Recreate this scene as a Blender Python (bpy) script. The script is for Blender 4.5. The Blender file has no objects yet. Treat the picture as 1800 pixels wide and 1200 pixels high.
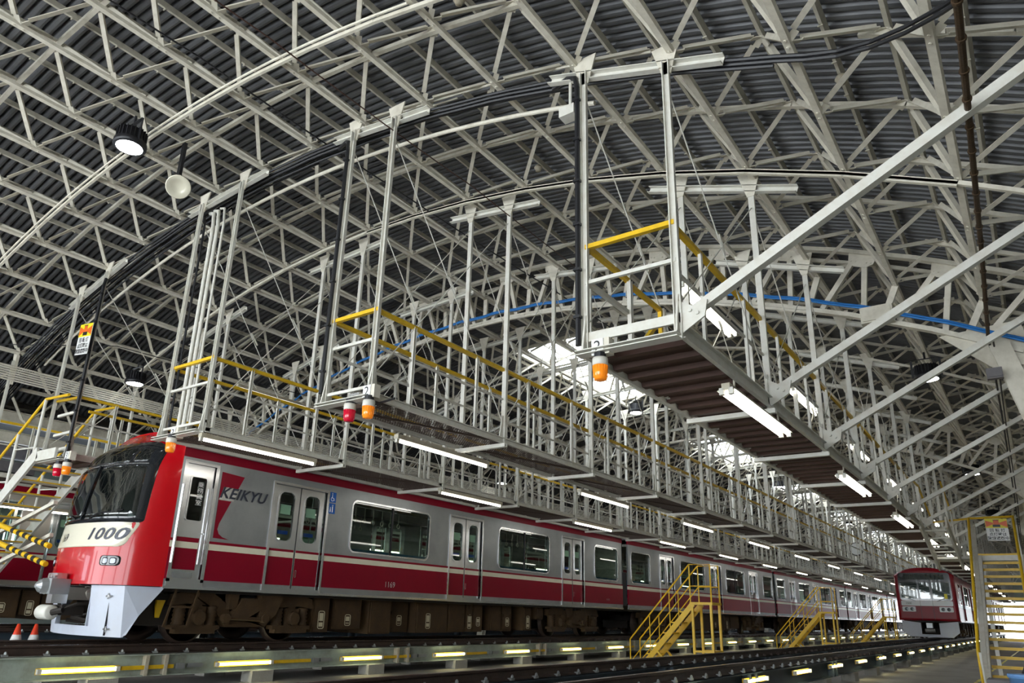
import bpy, math, random
from math import sin, cos, pi, sqrt, atan2, radians
from mathutils import Vector, Matrix

random.seed(7)
sc = bpy.context.scene
COL = sc.collection
P = 1.28                      # module of the roof frame (m)
# ------------------------------------------------------------------ camera
cam = bpy.data.cameras.new('camera'); co = bpy.data.objects.new('camera', cam); COL.objects.link(co)
CM = ((0.8100313, 0.5855772, 0.0307991), (0.1598875, -0.2710962, 0.9491801), (0.5641677, -0.7639412, -0.3132229))
co.matrix_world = Matrix(((CM[0][0], CM[1][0], CM[2][0], 0), (CM[0][1], CM[1][1], CM[2][1], 0),
                          (CM[0][2], CM[1][2], CM[2][2], 1.4), (0, 0, 0, 1)))
cam.sensor_width = 36; cam.sensor_fit = 'HORIZONTAL'; cam.lens = 1264.54 / 1800 * 36
cam.shift_x = (900 - 873.64) / 1800; cam.shift_y = (656.19 - 600) / 1800
cam.clip_start = 0.05; cam.clip_end = 600
sc.camera = co
# ------------------------------------------------------------------ sky and exposure
sc.view_settings.view_transform = 'Standard'; sc.view_settings.look = 'None'
sc.view_settings.gamma = 1; sc.view_settings.use_curve_mapping = False
sc.view_settings.exposure = 0.28
w = bpy.data.worlds.new('sky'); sc.world = w; w.use_nodes = True
bg = w.node_tree.nodes['Background']; bg.inputs[0].default_value = (0.90, 0.96, 1.0, 1); bg.inputs[1].default_value = 7.5
# ------------------------------------------------------------------ materials
def mat(name, col, rough=.5, metal=0., spec=.5, dirt=None, dscale=3., damt=.35, emit=None, es=0., coat=0., bump=0., bscale=40.):
    m = bpy.data.materials.new(name); m.use_nodes = True; nt = m.node_tree; b = nt.nodes['Principled BSDF']
    b.inputs['Base Color'].default_value = (*col, 1); b.inputs['Roughness'].default_value = rough
    b.inputs['Metallic'].default_value = metal; b.inputs['Specular IOR Level'].default_value = spec
    b.inputs['Coat Weight'].default_value = coat
    tc = nt.nodes.new('ShaderNodeTexCoord')
    if dirt:
        n = nt.nodes.new('ShaderNodeTexNoise'); n.inputs['Scale'].default_value = dscale; n.inputs['Detail'].default_value = 6
        n.inputs['Roughness'].default_value = .65
        r = nt.nodes.new('ShaderNodeValToRGB'); r.color_ramp.elements[0].position = .42; r.color_ramp.elements[1].position = .72
        r.color_ramp.elements[1].color = (damt, damt, damt, 1); r.color_ramp.elements[0].color = (0, 0, 0, 1)
        x = nt.nodes.new('ShaderNodeMix'); x.data_type = 'RGBA'
        x.inputs[6].default_value = (*col, 1); x.inputs[7].default_value = (*dirt, 1)
        nt.links.new(tc.outputs['Object'], n.inputs['Vector']); nt.links.new(n.outputs[0], r.inputs[0])
        nt.links.new(r.outputs[0], x.inputs[0]); nt.links.new(x.outputs[2], b.inputs['Base Color'])
    if bump:
        n2 = nt.nodes.new('ShaderNodeTexNoise'); n2.inputs['Scale'].default_value = bscale; n2.inputs['Detail'].default_value = 4
        bp = nt.nodes.new('ShaderNodeBump'); bp.inputs['Strength'].default_value = bump; bp.inputs['Distance'].default_value = .02
        nt.links.new(tc.outputs['Object'], n2.inputs['Vector']); nt.links.new(n2.outputs[0], bp.inputs['Height'])
        nt.links.new(bp.outputs[0], b.inputs['Normal'])
    if emit:
        b.inputs['Emission Color'].default_value = (*emit, 1); b.inputs['Emission Strength'].default_value = es
    return m
def glassmat(name, col, mixf, rough=.02):
    m = bpy.data.materials.new(name); m.use_nodes = True; nt = m.node_tree
    for n in list(nt.nodes):
        if n.type != 'OUTPUT_MATERIAL': nt.nodes.remove(n)
    out = [n for n in nt.nodes if n.type == 'OUTPUT_MATERIAL'][0]
    t = nt.nodes.new('ShaderNodeBsdfTransparent'); t.inputs[0].default_value = (*col, 1)
    g = nt.nodes.new('ShaderNodeBsdfGlossy'); g.inputs['Roughness'].default_value = rough
    lw = nt.nodes.new('ShaderNodeLayerWeight'); lw.inputs[0].default_value = .5
    f = nt.nodes.new('ShaderNodeMath'); f.operation = 'POWER'; f.inputs[1].default_value = 4.
    nt.links.new(lw.outputs['Facing'], f.inputs[0])
    a = nt.nodes.new('ShaderNodeMath'); a.operation = 'MULTIPLY_ADD'; a.inputs[1].default_value = .7; a.inputs[2].default_value = mixf; a.use_clamp = True
    x = nt.nodes.new('ShaderNodeMixShader')
    nt.links.new(f.outputs[0], a.inputs[0]); nt.links.new(a.outputs[0], x.inputs[0])
    nt.links.new(t.outputs[0], x.inputs[1]); nt.links.new(g.outputs[0], x.inputs[2]); nt.links.new(x.outputs[0], out.inputs[0])
    return m
M = {}
M['steel'] = mat('cream_steel_paint', (.70, .66, .56), .45, dirt=(.34, .30, .22), dscale=5, damt=.45)
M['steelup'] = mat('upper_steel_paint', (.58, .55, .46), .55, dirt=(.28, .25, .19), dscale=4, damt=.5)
M['white'] = mat('white_paint', (.68, .67, .61), .42, dirt=(.42, .33, .22), dscale=6, damt=.35)
M['roof'] = mat('grey_roof_sheet', (.135, .137, .142), .42, metal=.2, spec=.5, dirt=(.05, .05, .055), dscale=.7, damt=.8)
M['yellow'] = mat('yellow_paint', (.80, .50, .012), .4, dirt=(.40, .24, .03), dscale=9, damt=.35)
M['black'] = mat('black_rubber', (.012, .012, .015), .45)
M['blackgloss'] = mat('black_gloss', (.010, .012, .016), .12, coat=.5)
M['red'] = mat('train_deep_red', (.26, .002, .018), .36, spec=.22, dirt=(.20, .003, .018), dscale=2, damt=.4)
M['nosered'] = mat('nose_bright_red', (.46, .001, .006), .2, spec=.3, coat=.35)
M['cream'] = mat('cream_stripe_paint', (.80, .76, .60), .3, dirt=(.6, .55, .42), dscale=3, damt=.3)
M['nosewhite'] = mat('nose_cream_white', (.74, .70, .56), .22, coat=.4)
M['skirt'] = mat('pale_grey_skirt', (.50, .54, .63), .35, dirt=(.4, .38, .38), dscale=3, damt=.25)
M['silver'] = mat('brushed_stainless', (.42, .44, .45), .38, metal=.7, dirt=(.26, .27, .28), dscale=1.2, damt=.6)
M['silverb'] = mat('bright_stainless', (.72, .72, .73), .22, metal=.85)
M['silverw'] = mat('warm_stainless', (.46, .42, .37), .38, metal=.55, dirt=(.3, .27, .24), dscale=1.2, damt=.5)
M['roofgrey'] = mat('train_roof_grey', (.16, .15, .16), .55, dirt=(.08, .07, .07), dscale=2, damt=.6)
M['under'] = mat('brown_underframe', (.056, .034, .018), .65, spec=.25, dirt=(.085, .048, .02), dscale=4, damt=.8, bump=.3)
M['underd'] = mat('dark_underframe', (.018, .013, .010), .6)
M['plate'] = mat('pale_label_plate', (.52, .46, .32), .5)
M['rail'] = mat('brown_rail_steel', (.060, .038, .030), .5, metal=.25, dirt=(.02, .015, .013), dscale=6, damt=.6, bump=.2)
M['railtop'] = mat('polished_rail_head', (.62, .60, .58), .22, metal=1.)
M['girder'] = mat('pale_green_girder', (.40, .46, .40), .5, dirt=(.16, .13, .08), dscale=3, damt=.6)
M['girderb'] = mat('dark_blue_girder', (.035, .055, .075), .5, dirt=(.02, .02, .02), dscale=3, damt=.6)
M['conc'] = mat('concrete_floor', (.30, .285, .265), .7, dirt=(.17, .16, .15), dscale=.6, damt=.7, bump=.15)
M['concp'] = mat('concrete_pier', (.33, .32, .29), .8, dirt=(.2, .19, .17), dscale=3, damt=.6, bump=.3)
M['deck'] = mat('rusty_brown_deck', (.070, .032, .022), .6, dirt=(.04, .02, .014), dscale=5, damt=.7)
M['mesh'] = mat('dark_brown_mesh', (.070, .045, .035), .6)
M['glass'] = glassmat('window_glass', (.62, .74, .66), .06)
M['windshield'] = glassmat('windshield_glass', (.42, .50, .48), .14)
M['clear'] = glassmat('skylight_glass', (.93, .96, 1.), .0)
M['tube'] = mat('fluorescent_tube', (1, 1, 1), emit=(1., .98, .90), es=9.)
M['tubey'] = mat('pit_tube', (1, 1, .9), emit=(1., 1., .62), es=9.)
M['led'] = mat('led_face', (1, 1, 1), emit=(.92, .98, 1.), es=22.)
M['housing'] = mat('lamp_housing', (.50, .46, .36), .5, dirt=(.3, .2, .1), dscale=8, damt=.5)
M['reflector'] = mat('lamp_reflector', (.85, .85, .78), .4)
M['amber'] = mat('amber_lens', (.90, .26, .012), .12, coat=.6, emit=(1., .25, .01), es=.22)
M['redlens'] = mat('red_lens', (.55, .004, .03), .12, coat=.6, emit=(.8, .0, .03), es=.08)
M['blue'] = mat('blue_cable', (.012, .17, .52), .4)
M['bluesign'] = mat('blue_sign', (.01, .13, .55), .4)
M['signyellow'] = mat('sign_yellow', (.86, .74, .02), .4)
M['signorange'] = mat('sign_orange', (.80, .14, .02), .4)
M['signwhite'] = mat('sign_white', (.82, .82, .80), .4)
M['ink'] = mat('black_ink', (.015, .015, .02), .4)
M['logo'] = mat('dark_blue_grey_letters', (.030, .035, .055), .3)
M['num'] = mat('silver_letters', (.72, .70, .68), .35)
M['inside'] = mat('car_interior_cream', (.42, .43, .37), .6)
M['seat'] = mat('seat_fabric', (.03, .09, .16), .9)
M['greens'] = mat('green_sticker', (.22, .40, .27), .5)
M['wall'] = mat('grey_green_wall', (.25, .28, .25), .75, dirt=(.15, .16, .14), dscale=.5, damt=.6)
M['cone'] = mat('orange_cone', (.80, .06, .02), .4)
M['bucket'] = mat('light_blue_plastic', (.16, .36, .72), .4)
M['rubber'] = mat('gangway_rubber', (.03, .03, .035), .7)
M['light'] = mat('headlamp_lens', (.14, .15, .17), .08, metal=.6)
M['bluehandle'] = mat('blue_handle', (.02, .08, .45), .4)
M['trainb'] = mat('old_train_red', (.26, .003, .012), .3, spec=.25, dirt=(.16, .01, .02), dscale=2, damt=.4)
M['whiteb'] = mat('train_white_stripe', (.72, .73, .76), .3)
M['clock'] = mat('clock_face', (.80, .81, .80), .4)
# ------------------------------------------------------------------ mesh helpers
ORG = {}
def org(o): return ORG.get(o.name, Vector((0, 0, 0)))
class MB:
    def __init__(s): s.v = []; s.f = []
    def add(s, vs, fs):
        n = len(s.v); s.v += [tuple(p) for p in vs]; s.f += [tuple(i + n for i in f) for f in fs]; return s
    def box(s, x0, x1, y0, y1, z0, z1):
        return s.add([(x, y, z) for x in (x0, x1) for y in (y0, y1) for z in (z0, z1)],
                     [(0, 1, 3, 2), (4, 6, 7, 5), (0, 4, 5, 1), (2, 3, 7, 6), (0, 2, 6, 4), (1, 5, 7, 3)])
    def frame(s, p, q, up=None):
        p = Vector(p); q = Vector(q); d = (q - p)
        if d.length < 1e-9: d = Vector((0, 0, 1e-6))
        d.normalize(); u = Vector(up) if up else (Vector((0, 0, 1)) if abs(d.z) < .95 else Vector((0, 1, 0)))
        a = d.cross(u); a.normalize(); b = a.cross(d); return p, q, a, b
    def prof(s, p, q, pts, up=None):
        p, q, a, b = s.frame(p, q, up); n = len(pts)
        vs = [p + a * x + b * y for x, y in pts] + [q + a * x + b * y for x, y in pts]
        fs = [(i, (i + 1) % n, n + (i + 1) % n, n + i) for i in range(n)] + [tuple(range(n))[::-1], tuple(range(n, 2 * n))]
        return s.add(vs, fs)
    def bar(s, p, q, w, h=None, up=None):
        h = h or w; w /= 2; h /= 2
        return s.prof(p, q, [(-w, -h), (w, -h), (w, h), (-w, h)], up)
    def ell(s, p, q, w, t=.008, up=None):
        return s.prof(p, q, [(0, 0), (w, 0), (w, t), (t, t), (t, w), (0, w)], up)
    def chan(s, p, q, w, h, t=.01, up=None):
        w2 = w / 2
        return s.prof(p, q, [(-w2, 0), (w2, 0), (w2, h), (w2 - t, h), (w2 - t, t), (-w2 + t, t), (-w2 + t, h), (-w2, h)], up)
    def ibeam(s, p, q, w, h, t=.012, up=None):
        a, b, c = w / 2, h / 2, t / 2
        return s.prof(p, q, [(-a, -b), (a, -b), (a, -b + t), (c, -b + t), (c, b - t), (a, b - t), (a, b), (-a, b), (-a, b - t), (-c, b - t), (-c, -b + t), (-a, -b + t)], up)
    def tube(s, p, q, r, n=8, r2=None):
        r2 = r if r2 is None else r2; p, q, a, b = s.frame(p, q)
        vs = [p + (a * cos(2 * pi * i / n) + b * sin(2 * pi * i / n)) * r for i in range(n)] + [q + (a * cos(2 * pi * i / n) + b * sin(2 * pi * i / n)) * r2 for i in range(n)]
        return s.add(vs, [(i, (i + 1) % n, n + (i + 1) % n, n + i) for i in range(n)] + [tuple(range(n))[::-1], tuple(range(n, 2 * n))])
    def path(s, pts, r, n=6):
        pts = [Vector(p) for p in pts]; m = len(pts); base = len(s.v); fs = []; ref = None
        for i, p in enumerate(pts):
            d = (pts[min(i + 1, m - 1)] - pts[max(i - 1, 0)]).normalized()
            if ref is None: ref = Vector((0, 0, 1)) if abs(d.z) < .9 else Vector((1, 0, 0))
            a = d.cross(ref).normalized(); b = a.cross(d); ref = b
            s.v += [tuple(p + (a * cos(2 * pi * k / n) + b * sin(2 * pi * k / n)) * r) for k in range(n)]
        for i in range(m - 1):
            for k in range(n): fs.append((base + i * n + k, base + i * n + (k + 1) % n, base + (i + 1) * n + (k + 1) % n, base + (i + 1) * n + k))
        fs += [tuple(base + k for k in range(n))[::-1], tuple(base + (m - 1) * n + k for k in range(n))]
        s.f += fs; return s
    def lathe(s, c, prof, n=16, axis='z'):
        c = Vector(c); base = len(s.v); m = len(prof)
        for r, h in prof:
            for k in range(n):
                a = 2 * pi * k / n; u, v_ = r * cos(a), r * sin(a)
                s.v.append(tuple(c + (Vector((u, v_, h)) if axis == 'z' else Vector((h, u, v_)) if axis == 'x' else Vector((u, h, v_)))))
        for i in range(m - 1):
            for k in range(n): s.f.append((base + i * n + k, base + i * n + (k + 1) % n, base + (i + 1) * n + (k + 1) % n, base + (i + 1) * n + k))
        s.f += [tuple(base + k for k in range(n))[::-1], tuple(base + (m - 1) * n + k for k in range(n))]
        return s
    def poly(s, pts, d):     # polygon extruded by vector d
        n = len(pts); d = Vector(d); vs = [Vector(p) for p in pts]; vs += [p + d for p in vs]
        return s.add(vs, [tuple(range(n))[::-1], tuple(range(n, 2 * n))] + [(i, (i + 1) % n, n + (i + 1) % n, n + i) for i in range(n)])
    def build(s, name, m, parent=None, smooth=False, shift=None):
        o_ = org(parent) if parent else Vector((0, 0, 0))
        me = bpy.data.meshes.new(name); me.from_pydata([(x - o_.x, y - o_.y, z - o_.z) for x, y, z in s.v], [], s.f)
        me.materials.append(M[m] if isinstance(m, str) else m)
        if smooth: me.polygons.foreach_set('use_smooth', [True] * len(me.polygons))
        o = bpy.data.objects.new(name, me); COL.objects.link(o)
        if parent: o.parent = parent; ORG[o.name] = o_
        return o
def empty(name, loc=(0, 0, 0), label=None, cat=None, group=None, kind=None, rz=0):
    o = bpy.data.objects.new(name, None); COL.objects.link(o); o.location = loc; o.empty_display_size = .2
    if rz: o.rotation_euler[2] = rz
    else: ORG[o.name] = Vector(loc)
    return tag(o, label, cat, group, kind)
def lempty(name, **k):       # local empty: children are written in local coordinates
    o = empty(name, (0, 0, 0), **k); return o
def tag(o, label=None, cat=None, group=None, kind=None):
    if label: o['label'] = label
    if cat: o['category'] = cat
    if group: o['group'] = group
    if kind: o['kind'] = kind
    return o
def inst(src, parent, loc=(0, 0, 0), rot=None):     # another part sharing mesh data
    o = src.copy(); COL.objects.link(o); o.parent = parent; o.location = loc
    if rot: o.rotation_euler = rot
    ORG[o.name] = org(parent); return o
def tree(o, parent=None, loc=None, label=None):
    c = o.copy(); COL.objects.link(c); c.parent = parent
    for ch in o.children: tree(ch, c)
    if loc is not None: c.location = loc
    if label: c['label'] = label
    return c
def text_mb(txt, size, shear=0., extr=0., font_offset=0., align='CENTER', space=1.):
    cu = bpy.data.curves.new('t', 'FONT'); cu.body = txt; cu.size = size; cu.shear = shear; cu.align_x = align; cu.align_y = 'CENTER'
    cu.offset = font_offset; cu.resolution_u = 3; cu.space_character = space
    ob = bpy.data.objects.new('t', cu); COL.objects.link(ob)
    me = bpy.data.meshes.new_from_object(ob.evaluated_get(bpy.context.evaluated_depsgraph_get()))
    vs = [tuple(v.co) for v in me.vertices]; fs = [tuple(p.vertices) for p in me.polygons]
    bpy.data.objects.remove(ob); bpy.data.meshes.remove(me); bpy.data.curves.remove(cu)
    return vs, fs
def text_at(mapper, vs, fs):
    b = MB(); b.add([mapper(x, y) for x, y, z in vs], fs); return b
ORD = ['first', 'second', 'third', 'fourth', 'fifth', 'sixth', 'seventh', 'eighth', 'ninth', 'tenth', 'eleventh', 'twelfth',
       'thirteenth', 'fourteenth', 'fifteenth', 'sixteenth', 'seventeenth', 'eighteenth', 'nineteenth', 'twentieth']
ORD += ['twenty-' + o for o in ORD[:9]] + ['thirtieth']
# ------------------------------------------------------------------ vault geometry
VX, VZ, VR = -9.7591, -12.9152, 21.4614
TH0, DTH, YO, HH = 0.471131, 0.0590025, -0.1822, 0.5798
YN, YF = -9.0, 112.0
def vault(r, th, y): return Vector((VX + r * sin(th), y, VZ + r * cos(th)))
def lo(k, j, dr=0.): return vault(VR + dr, TH0 + k * DTH, (j + YO) * P)
def up(k, j, dr=0.): return vault(VR + HH + dr, TH0 + k * DTH, (j + YO) * P)
def th_of_x(x, r=VR): return math.asin((x - VX) / r)
KL, KR = -17, 4          # lowest chords left and right
# ================================================================== SETTING
def struct(o): o['kind'] = 'structure'; return o
XL, XR = -26.5, 4.6
b = MB(); b.box(XL, XR, YN, YF + 40, -.3, 0); struct(b.build('floor', 'conc'))
# corrugated vault, sheets left out where the skylights are
RR = VR + HH + .16
PIT = .136
snap = lambda v: YN + round((v - YN) / PIT) * PIT
SKY = [(snap(17.4 + 13.7 * i), snap(24.0 + 13.7 * i)) for i in range(7)]
SK0, SK1 = TH0 - 9.85 * DTH, TH0 - 7.5 * DTH
TL, TR = TH0 - 17.35 * DTH, TH0 + 4.6 * DTH
def corr(b, t0, t1, y0, y1, nt, pitch=.136, amp=.036):
    n = int(round((y1 - y0) / PIT)) * 4; base = len(b.v)
    for i in range(nt + 1):
        t = t0 + (t1 - t0) * i / nt; s, c = sin(t), cos(t)
        for j in range(n + 1):
            y = y0 + PIT * j / 4; r = RR + (-.004, -.016, -.004, .062)[j % 4]
            b.v.append((VX + r * s, y, VZ + r * c))
    for i in range(nt):
        for j in range(n):
            a = base + i * (n + 1) + j; b.f.append((a, a + 1, a + n + 2, a + n + 1))
b = MB(); corr(b, TL, SK0, YN, YF, 12); corr(b, SK1, TR, YN, YF, 16)
yy = YN
for y0, y1 in SKY: corr(b, SK0, SK1, yy, y0, 3); yy = y1
corr(b, SK0, SK1, yy, YF, 3)
struct(b.build('ceiling', 'roof', smooth=False))
for i, (y0, y1) in enumerate(SKY):
    g = MB()
    for k in range(4):
        ta, tb = SK0 + (SK1 - SK0) * k / 4, SK0 + (SK1 - SK0) * (k + 1) / 4
        g.add([vault(RR + .05, ta, y0), vault(RR + .05, tb, y0), vault(RR + .05, tb, y1), vault(RR + .05, ta, y1)], [(0, 1, 2, 3)])
    o = struct(g.build('window_%d' % (i + 1), 'clear'))
    f = MB(); tm = (SK0 + SK1) / 2
    for t in (SK0, SK1): f.bar(vault(RR, t, y0), vault(RR, t, y1), .10, .12)
    f.bar(vault(RR, tm, y0), vault(RR, tm, y1), .26, .14)
    for y in (y0, (y0 + y1) / 2, y1):
        f.bar(vault(RR, SK0, y), vault(RR, tm, y), .12, .10); f.bar(vault(RR, tm, y), vault(RR, SK1, y), .12, .10)
    f.build('window_frame', 'steelup', o)
# walls
b = MB(); b.box(XR, XR + .2, YN, YF, 0, 3.6)
struct(b.build('wall_right', 'wall'))
b = MB(); b.box(XL - .2, XL, YN, YF, 0, 1.9); b.box(XL - .2, XL, YN, YF, 3.4, 6.2)
for i in range(25): b.box(XL - .2, XL, YN + i * 5, YN + i * 5 + .8, 1.9, 3.4)
struct(b.build('wall_left', 'wall'))
g = MB(); g.box(XL - .11, XL - .09, YN, YF, 1.9, 3.4); struct(g.build('window_8', 'clear'))  # glazed strip added along the left wall to let more daylight in
b = MB(); b.box(XL, -21.2, YN, YF, 6.15, 6.3); b.box(-21.5, -21.4, YN, YF, 5.9, 6.2); struct(b.build('ceiling_annex', 'roof'))
# gable walls over the open door portals
def gable(name, y, zb, n=28):
    b = MB(); t0, t1 = TL, TR; th = .15
    for i in range(n):
        a, c = t0 + (t1 - t0) * i / n, t0 + (t1 - t0) * (i + 1) / n
        pa, pc = vault(RR + .1, a, y), vault(RR + .1, c, y)
        if max(pa.z, pc.z) > zb:
            b.poly([(pa.x, y, min(zb, pa.z)), (pc.x, y, min(zb, pc.z)), (pc.x, y, pc.z), (pa.x, y, pa.z)], (0, th, 0))
    for x in (XL, -24.2, -17.2, -9.2, -1.1, 3.9): b.box(x, x + .6, y, y + .3, 0, zb if -20 < x < 2 else 3.9)
    struct(b.build(name, 'wall')); return b
gable('wall_back', YF, 4.4); gable('wall_front', YN, 6.4)
# ------------------------------------------------------------------ roof space frame
fr = empty('roof_space_frame', (VX, 0, 0), 'cream steel double layer lattice frame under the grey vaulted roof', 'roof frame', kind='structure')
for k in range(KL, KR + 1):
    b = MB(); p0, p1 = lo(k, 0), lo(k, 0); p0.y = YN + .2; p1.y = YF - .1
    n = Vector((sin(TH0 + k * DTH), 0, cos(TH0 + k * DTH))); b.chan(p0, p1, .078, .05, .01, up=n); b.build('lower_chord', 'steel', fr)
for k in range(KL - 1, KR + 1):
    b = MB(); n = Vector((sin(TH0 + (k + .5) * DTH), 0, cos(TH0 + (k + .5) * DTH)))
    p0, p1 = up(k + .5, 0), up(k + .5, 0); p0.y = YN + .2; p1.y = YF - .1; b.chan(p0, p1, .048, .055, .01, up=n); b.build('upper_chord', 'steelup', fr)
for k in range(KL, KR + 1):      # light purlins right under the sheets
    b = MB(); n = Vector((sin(TH0 + k * DTH), 0, cos(TH0 + k * DTH)))
    p0, p1 = vault(VR + HH + .03, TH0 + k * DTH, YN + .2), vault(VR + HH + .03, TH0 + k * DTH, YF - .1); b.chan(p0, p1, .038, .09, .010, up=n)
    for j in range(-2, 26):
        for q in (.25, .75): c = vault(VR + HH + .02, TH0 + k * DTH, (j + q) * P); b.box(c.x - .026, c.x + .026, c.y - .008, c.y + .008, c.z - .012, c.z)
    b.build('purlin', 'steelup', fr)
def web(b, k, j, dk, dj, full=True):
    p = lo(k, j, .02); q = up(k + dk, j + dj, -.0); d = (q - p).normalized(); nn = Vector((sin(TH0 + k * DTH), 0, cos(TH0 + k * DTH)))
    if full:
        a = p + d * .14; c = q - d * .12
        b.ell(a, c, .06, .012, up=nn); b.bar(p, a, .07, .014, up=nn); b.bar(c, q, .07, .014, up=nn)
    else: b.bar(p, q, .045, .045, up=nn)
protos = {}
nparts = 0; st = MB(); sf = MB(); nd = MB()
near = [(k, j) for j in range(2, 9) for k in range(KL + 1, 2)]
near.sort(key=lambda t: (lo(t[0], t[1]) - Vector((0, 0, 1.4))).length)
near = set(near[:74])
for j in range(-6, int(YF / P) - 1):
    for k in range(KL, KR + 1):
        for dk in (-.5, .5):
            for dj in (-.5, .5):
                if (k, j) in near:
                    key = (dk, dj)
                    if key not in protos:
                        b = MB(); web(b, k, j, dk, dj); c = lo(k, j); ang = TH0 + k * DTH
                        R_ = Matrix.Rotation(-ang, 3, 'Y')
                        b.v = [tuple(R_ @ (Vector(v) - c)) for v in b.v]
                        protos[key] = b.build('web_bar', 'steel'); o = protos[key]
                    else: o = protos[key].copy(); COL.objects.link(o)
                    o.parent = fr; o.location = lo(k, j) - Vector((VX, 0, 0)); o.rotation_euler = (0, TH0 + k * DTH, 0)
                else:
                    web(st if j < 22 else sf, k, j, dk, dj, j < 22)
        if j < 16:
            c = lo(k, j); nn = Vector((sin(TH0 + k * DTH), 0, cos(TH0 + k * DTH)))
            t_ = Vector((nn.z, 0, -nn.x))
            for e in (-.055, .055): nd.tube(c + Vector((0, e, 0)) - nn * .012, c + Vector((0, e, 0)) + nn * .01, .016, 6)
tag(st.build('web_bars_beyond', 'steel', fr), kind='stuff'); tag(sf.build('web_bars_far', 'steel', fr), kind='stuff')
tag(nd.build('node_bolts', 'steel', fr), kind='stuff')
def arc(b, r, k0, k1, y, w_, h_, seg=1.0):
    n = max(1, int(round((k1 - k0) / seg)))
    for i in range(n):
        a, c = TH0 + (k0 + (k1 - k0) * i / n) * DTH, TH0 + (k0 + (k1 - k0) * (i + 1) / n) * DTH
        p, q = vault(r, a, y), vault(r, c, y); b.bar(p, q + (q - p) * .01, w_, h_, up=(sin(a), 0, cos(a)))
for j in range(-3, 80):          # transverse arcs on the upper layer
    y = (j + .5 + YO) * P
    if j % 2 == 0: rng = [(KL - .5, KR + .5)]
    else: rng = [(KL - .5, -4.6), (-.7, KR + .5)] if j > 8 else [(-.7, KR + .5)]
    if j == 4: rng = [(KL - .5, -3.4)]
    b = MB()
    for a, c in rng: arc(b, VR + HH - .05, a, c, y, .06, .06)
    if j % 7 == 0: arc(b, VR - .03, KL, KR, (j + YO) * P, .05, .05)
    b.build('transverse_bar', 'steel', fr)
b = MB()
arc(b, VR - .05, -8, 0, (7 + YO) * P, .05, .06); b.build('transverse_bar', 'steel', fr)
# ------------------------------------------------------------------ deep roof arches every 13.7 m
def radial(r, k, y): return vault(r, TH0 + k * DTH, y)
def arch(y, label):
    a = empty('roof_arch', (VX, y, 0), label, 'roof arch', 'deep lattice arches crossing the shed')
    k0, k1 = -15.5, .6
    for nm, r, kk0, kk1, w_, h_ in (('lower_chord', VR - .62, k0, k1, .13, .075), ('upper_chord', VR + HH - .06, k0, KR, .13, .07)):
        b = MB(); arc(b, r, kk0, kk1, y, w_, h_); b.build(nm, 'steel', a)
    for k in range(-15, 1):
        b = MB(); p, q = radial(VR - .6, k, y), radial(VR + .02, k, y); b.chan(p, q, .10, .06, .012, up=(0, 1, 0)); b.build('strut', 'steel', a)
        for s in (-1, 1):
            b = MB(); p, q = radial(VR - .58, k + s * .22, y), radial(VR + HH - .2, k + s * .43, y); b.ell(p, q, .085, .014, up=(0, 1, 0)); b.build('diagonal', 'steel', a)
        t = TH0 + (k + .5) * DTH; c = vault(VR + HH - .2, t, y); tt = Vector((cos(t), 0, -sin(t))); rr = Vector((sin(t), 0, cos(t)))
        b = MB(); b.poly([c + tt * .24 + rr * .13 - Vector((0, .01, 0)), c - tt * .24 + rr * .13 - Vector((0, .01, 0)), c - tt * .20 - rr * .05 - Vector((0, .01, 0)), c - tt * .1 - rr * .12 - Vector((0, .01, 0)), c + tt * .1 - rr * .12 - Vector((0, .01, 0)), c + tt * .20 - rr * .05 - Vector((0, .01, 0))], (0, .02, 0))
        for e in (-.16, -.09, .09, .16): b.tube(c + tt * e - rr * .03 - Vector((0, .03, 0)), c + tt * e - rr * .03 + Vector((0, .02, 0)), .016, 6)
        b.build('gusset', 'steel', a)
    # legs
    for s, k in ((1, .35), (-1, -15.6)):
        top = radial(VR - .62, k, y); kx = top.x
        b = MB(); b.ibeam(top, (kx + s * 1.15, y, 0), .26, .26, .02, up=(0, 1, 0)); b.build('leg', 'steel', a)
        b = MB(); e = radial(VR + .2, k + s * 2.2, y); b.ibeam(top + Vector((s * .15, 0, -.3)), e, .12, .16, .015, up=(0, 1, 0)); b.build('haunch_brace', 'steel', a)
        b = MB(); b.poly([top + Vector((-s * .75, -.012, .28)), top + Vector((s * .30, -.012, .35)), top + Vector((s * .42, -.012, -.25)), top + Vector((s * .16, -.012, -.62)), top + Vector((-s * .05, -.012, -.42))], (0, .024, 0))
        for i in range(5): b.tube((top.x + s * (.08 + .04 * i), y - .03, top.z - .42 + .12 * i), (top.x + s * (.08 + .04 * i), y + .03, top.z - .42 + .12 * i), .018, 6)
        b.build('haunch_plate', 'steel', a)
    return a
AY = [12.67 + 13.7 * i for i in range(-1, 8)]
for i, y in enumerate(AY[1:]):
    lab = ('nearest deep roof arch, carrying the blue cable across the shed' if i == 0 else
           '%s deep roof arch from the front of the shed, behind the blue cable arch' % ORD[i])
    if i == 0: A0 = arch(y, lab)
    else: tree(A0, None, (VX, y, 0), lab)
tree(A0, None, (VX, AY[0], 0), 'deep roof arch overhead at the near end of the shed')
b = MB(); pts = [vault(VR - .50, TH0 + k * .25 * DTH, 12.55 + .03 * sin(k * 1.7)) for k in range(-62, 12)]
for q in pts: q.z += .0
b.path(pts, .022); b.path([p + Vector((0, .03, .045)) for p in pts], .018)
tag(b.build('blue_cable', 'blue'), 'bright blue cable running along the nearest deep roof arch', 'cable')
b = MB(); b.path([vault(VR - .70, TH0 + k * .5 * DTH, 12.55) for k in range(-31, -3)], .035, 8)
for k in range(-30, -3, 2): c = vault(VR - .70, TH0 + k * .5 * DTH, 12.55); b.tube(c - Vector((.03, 0, 0)), c + Vector((.03, 0, 0)), .045, 8)
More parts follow.
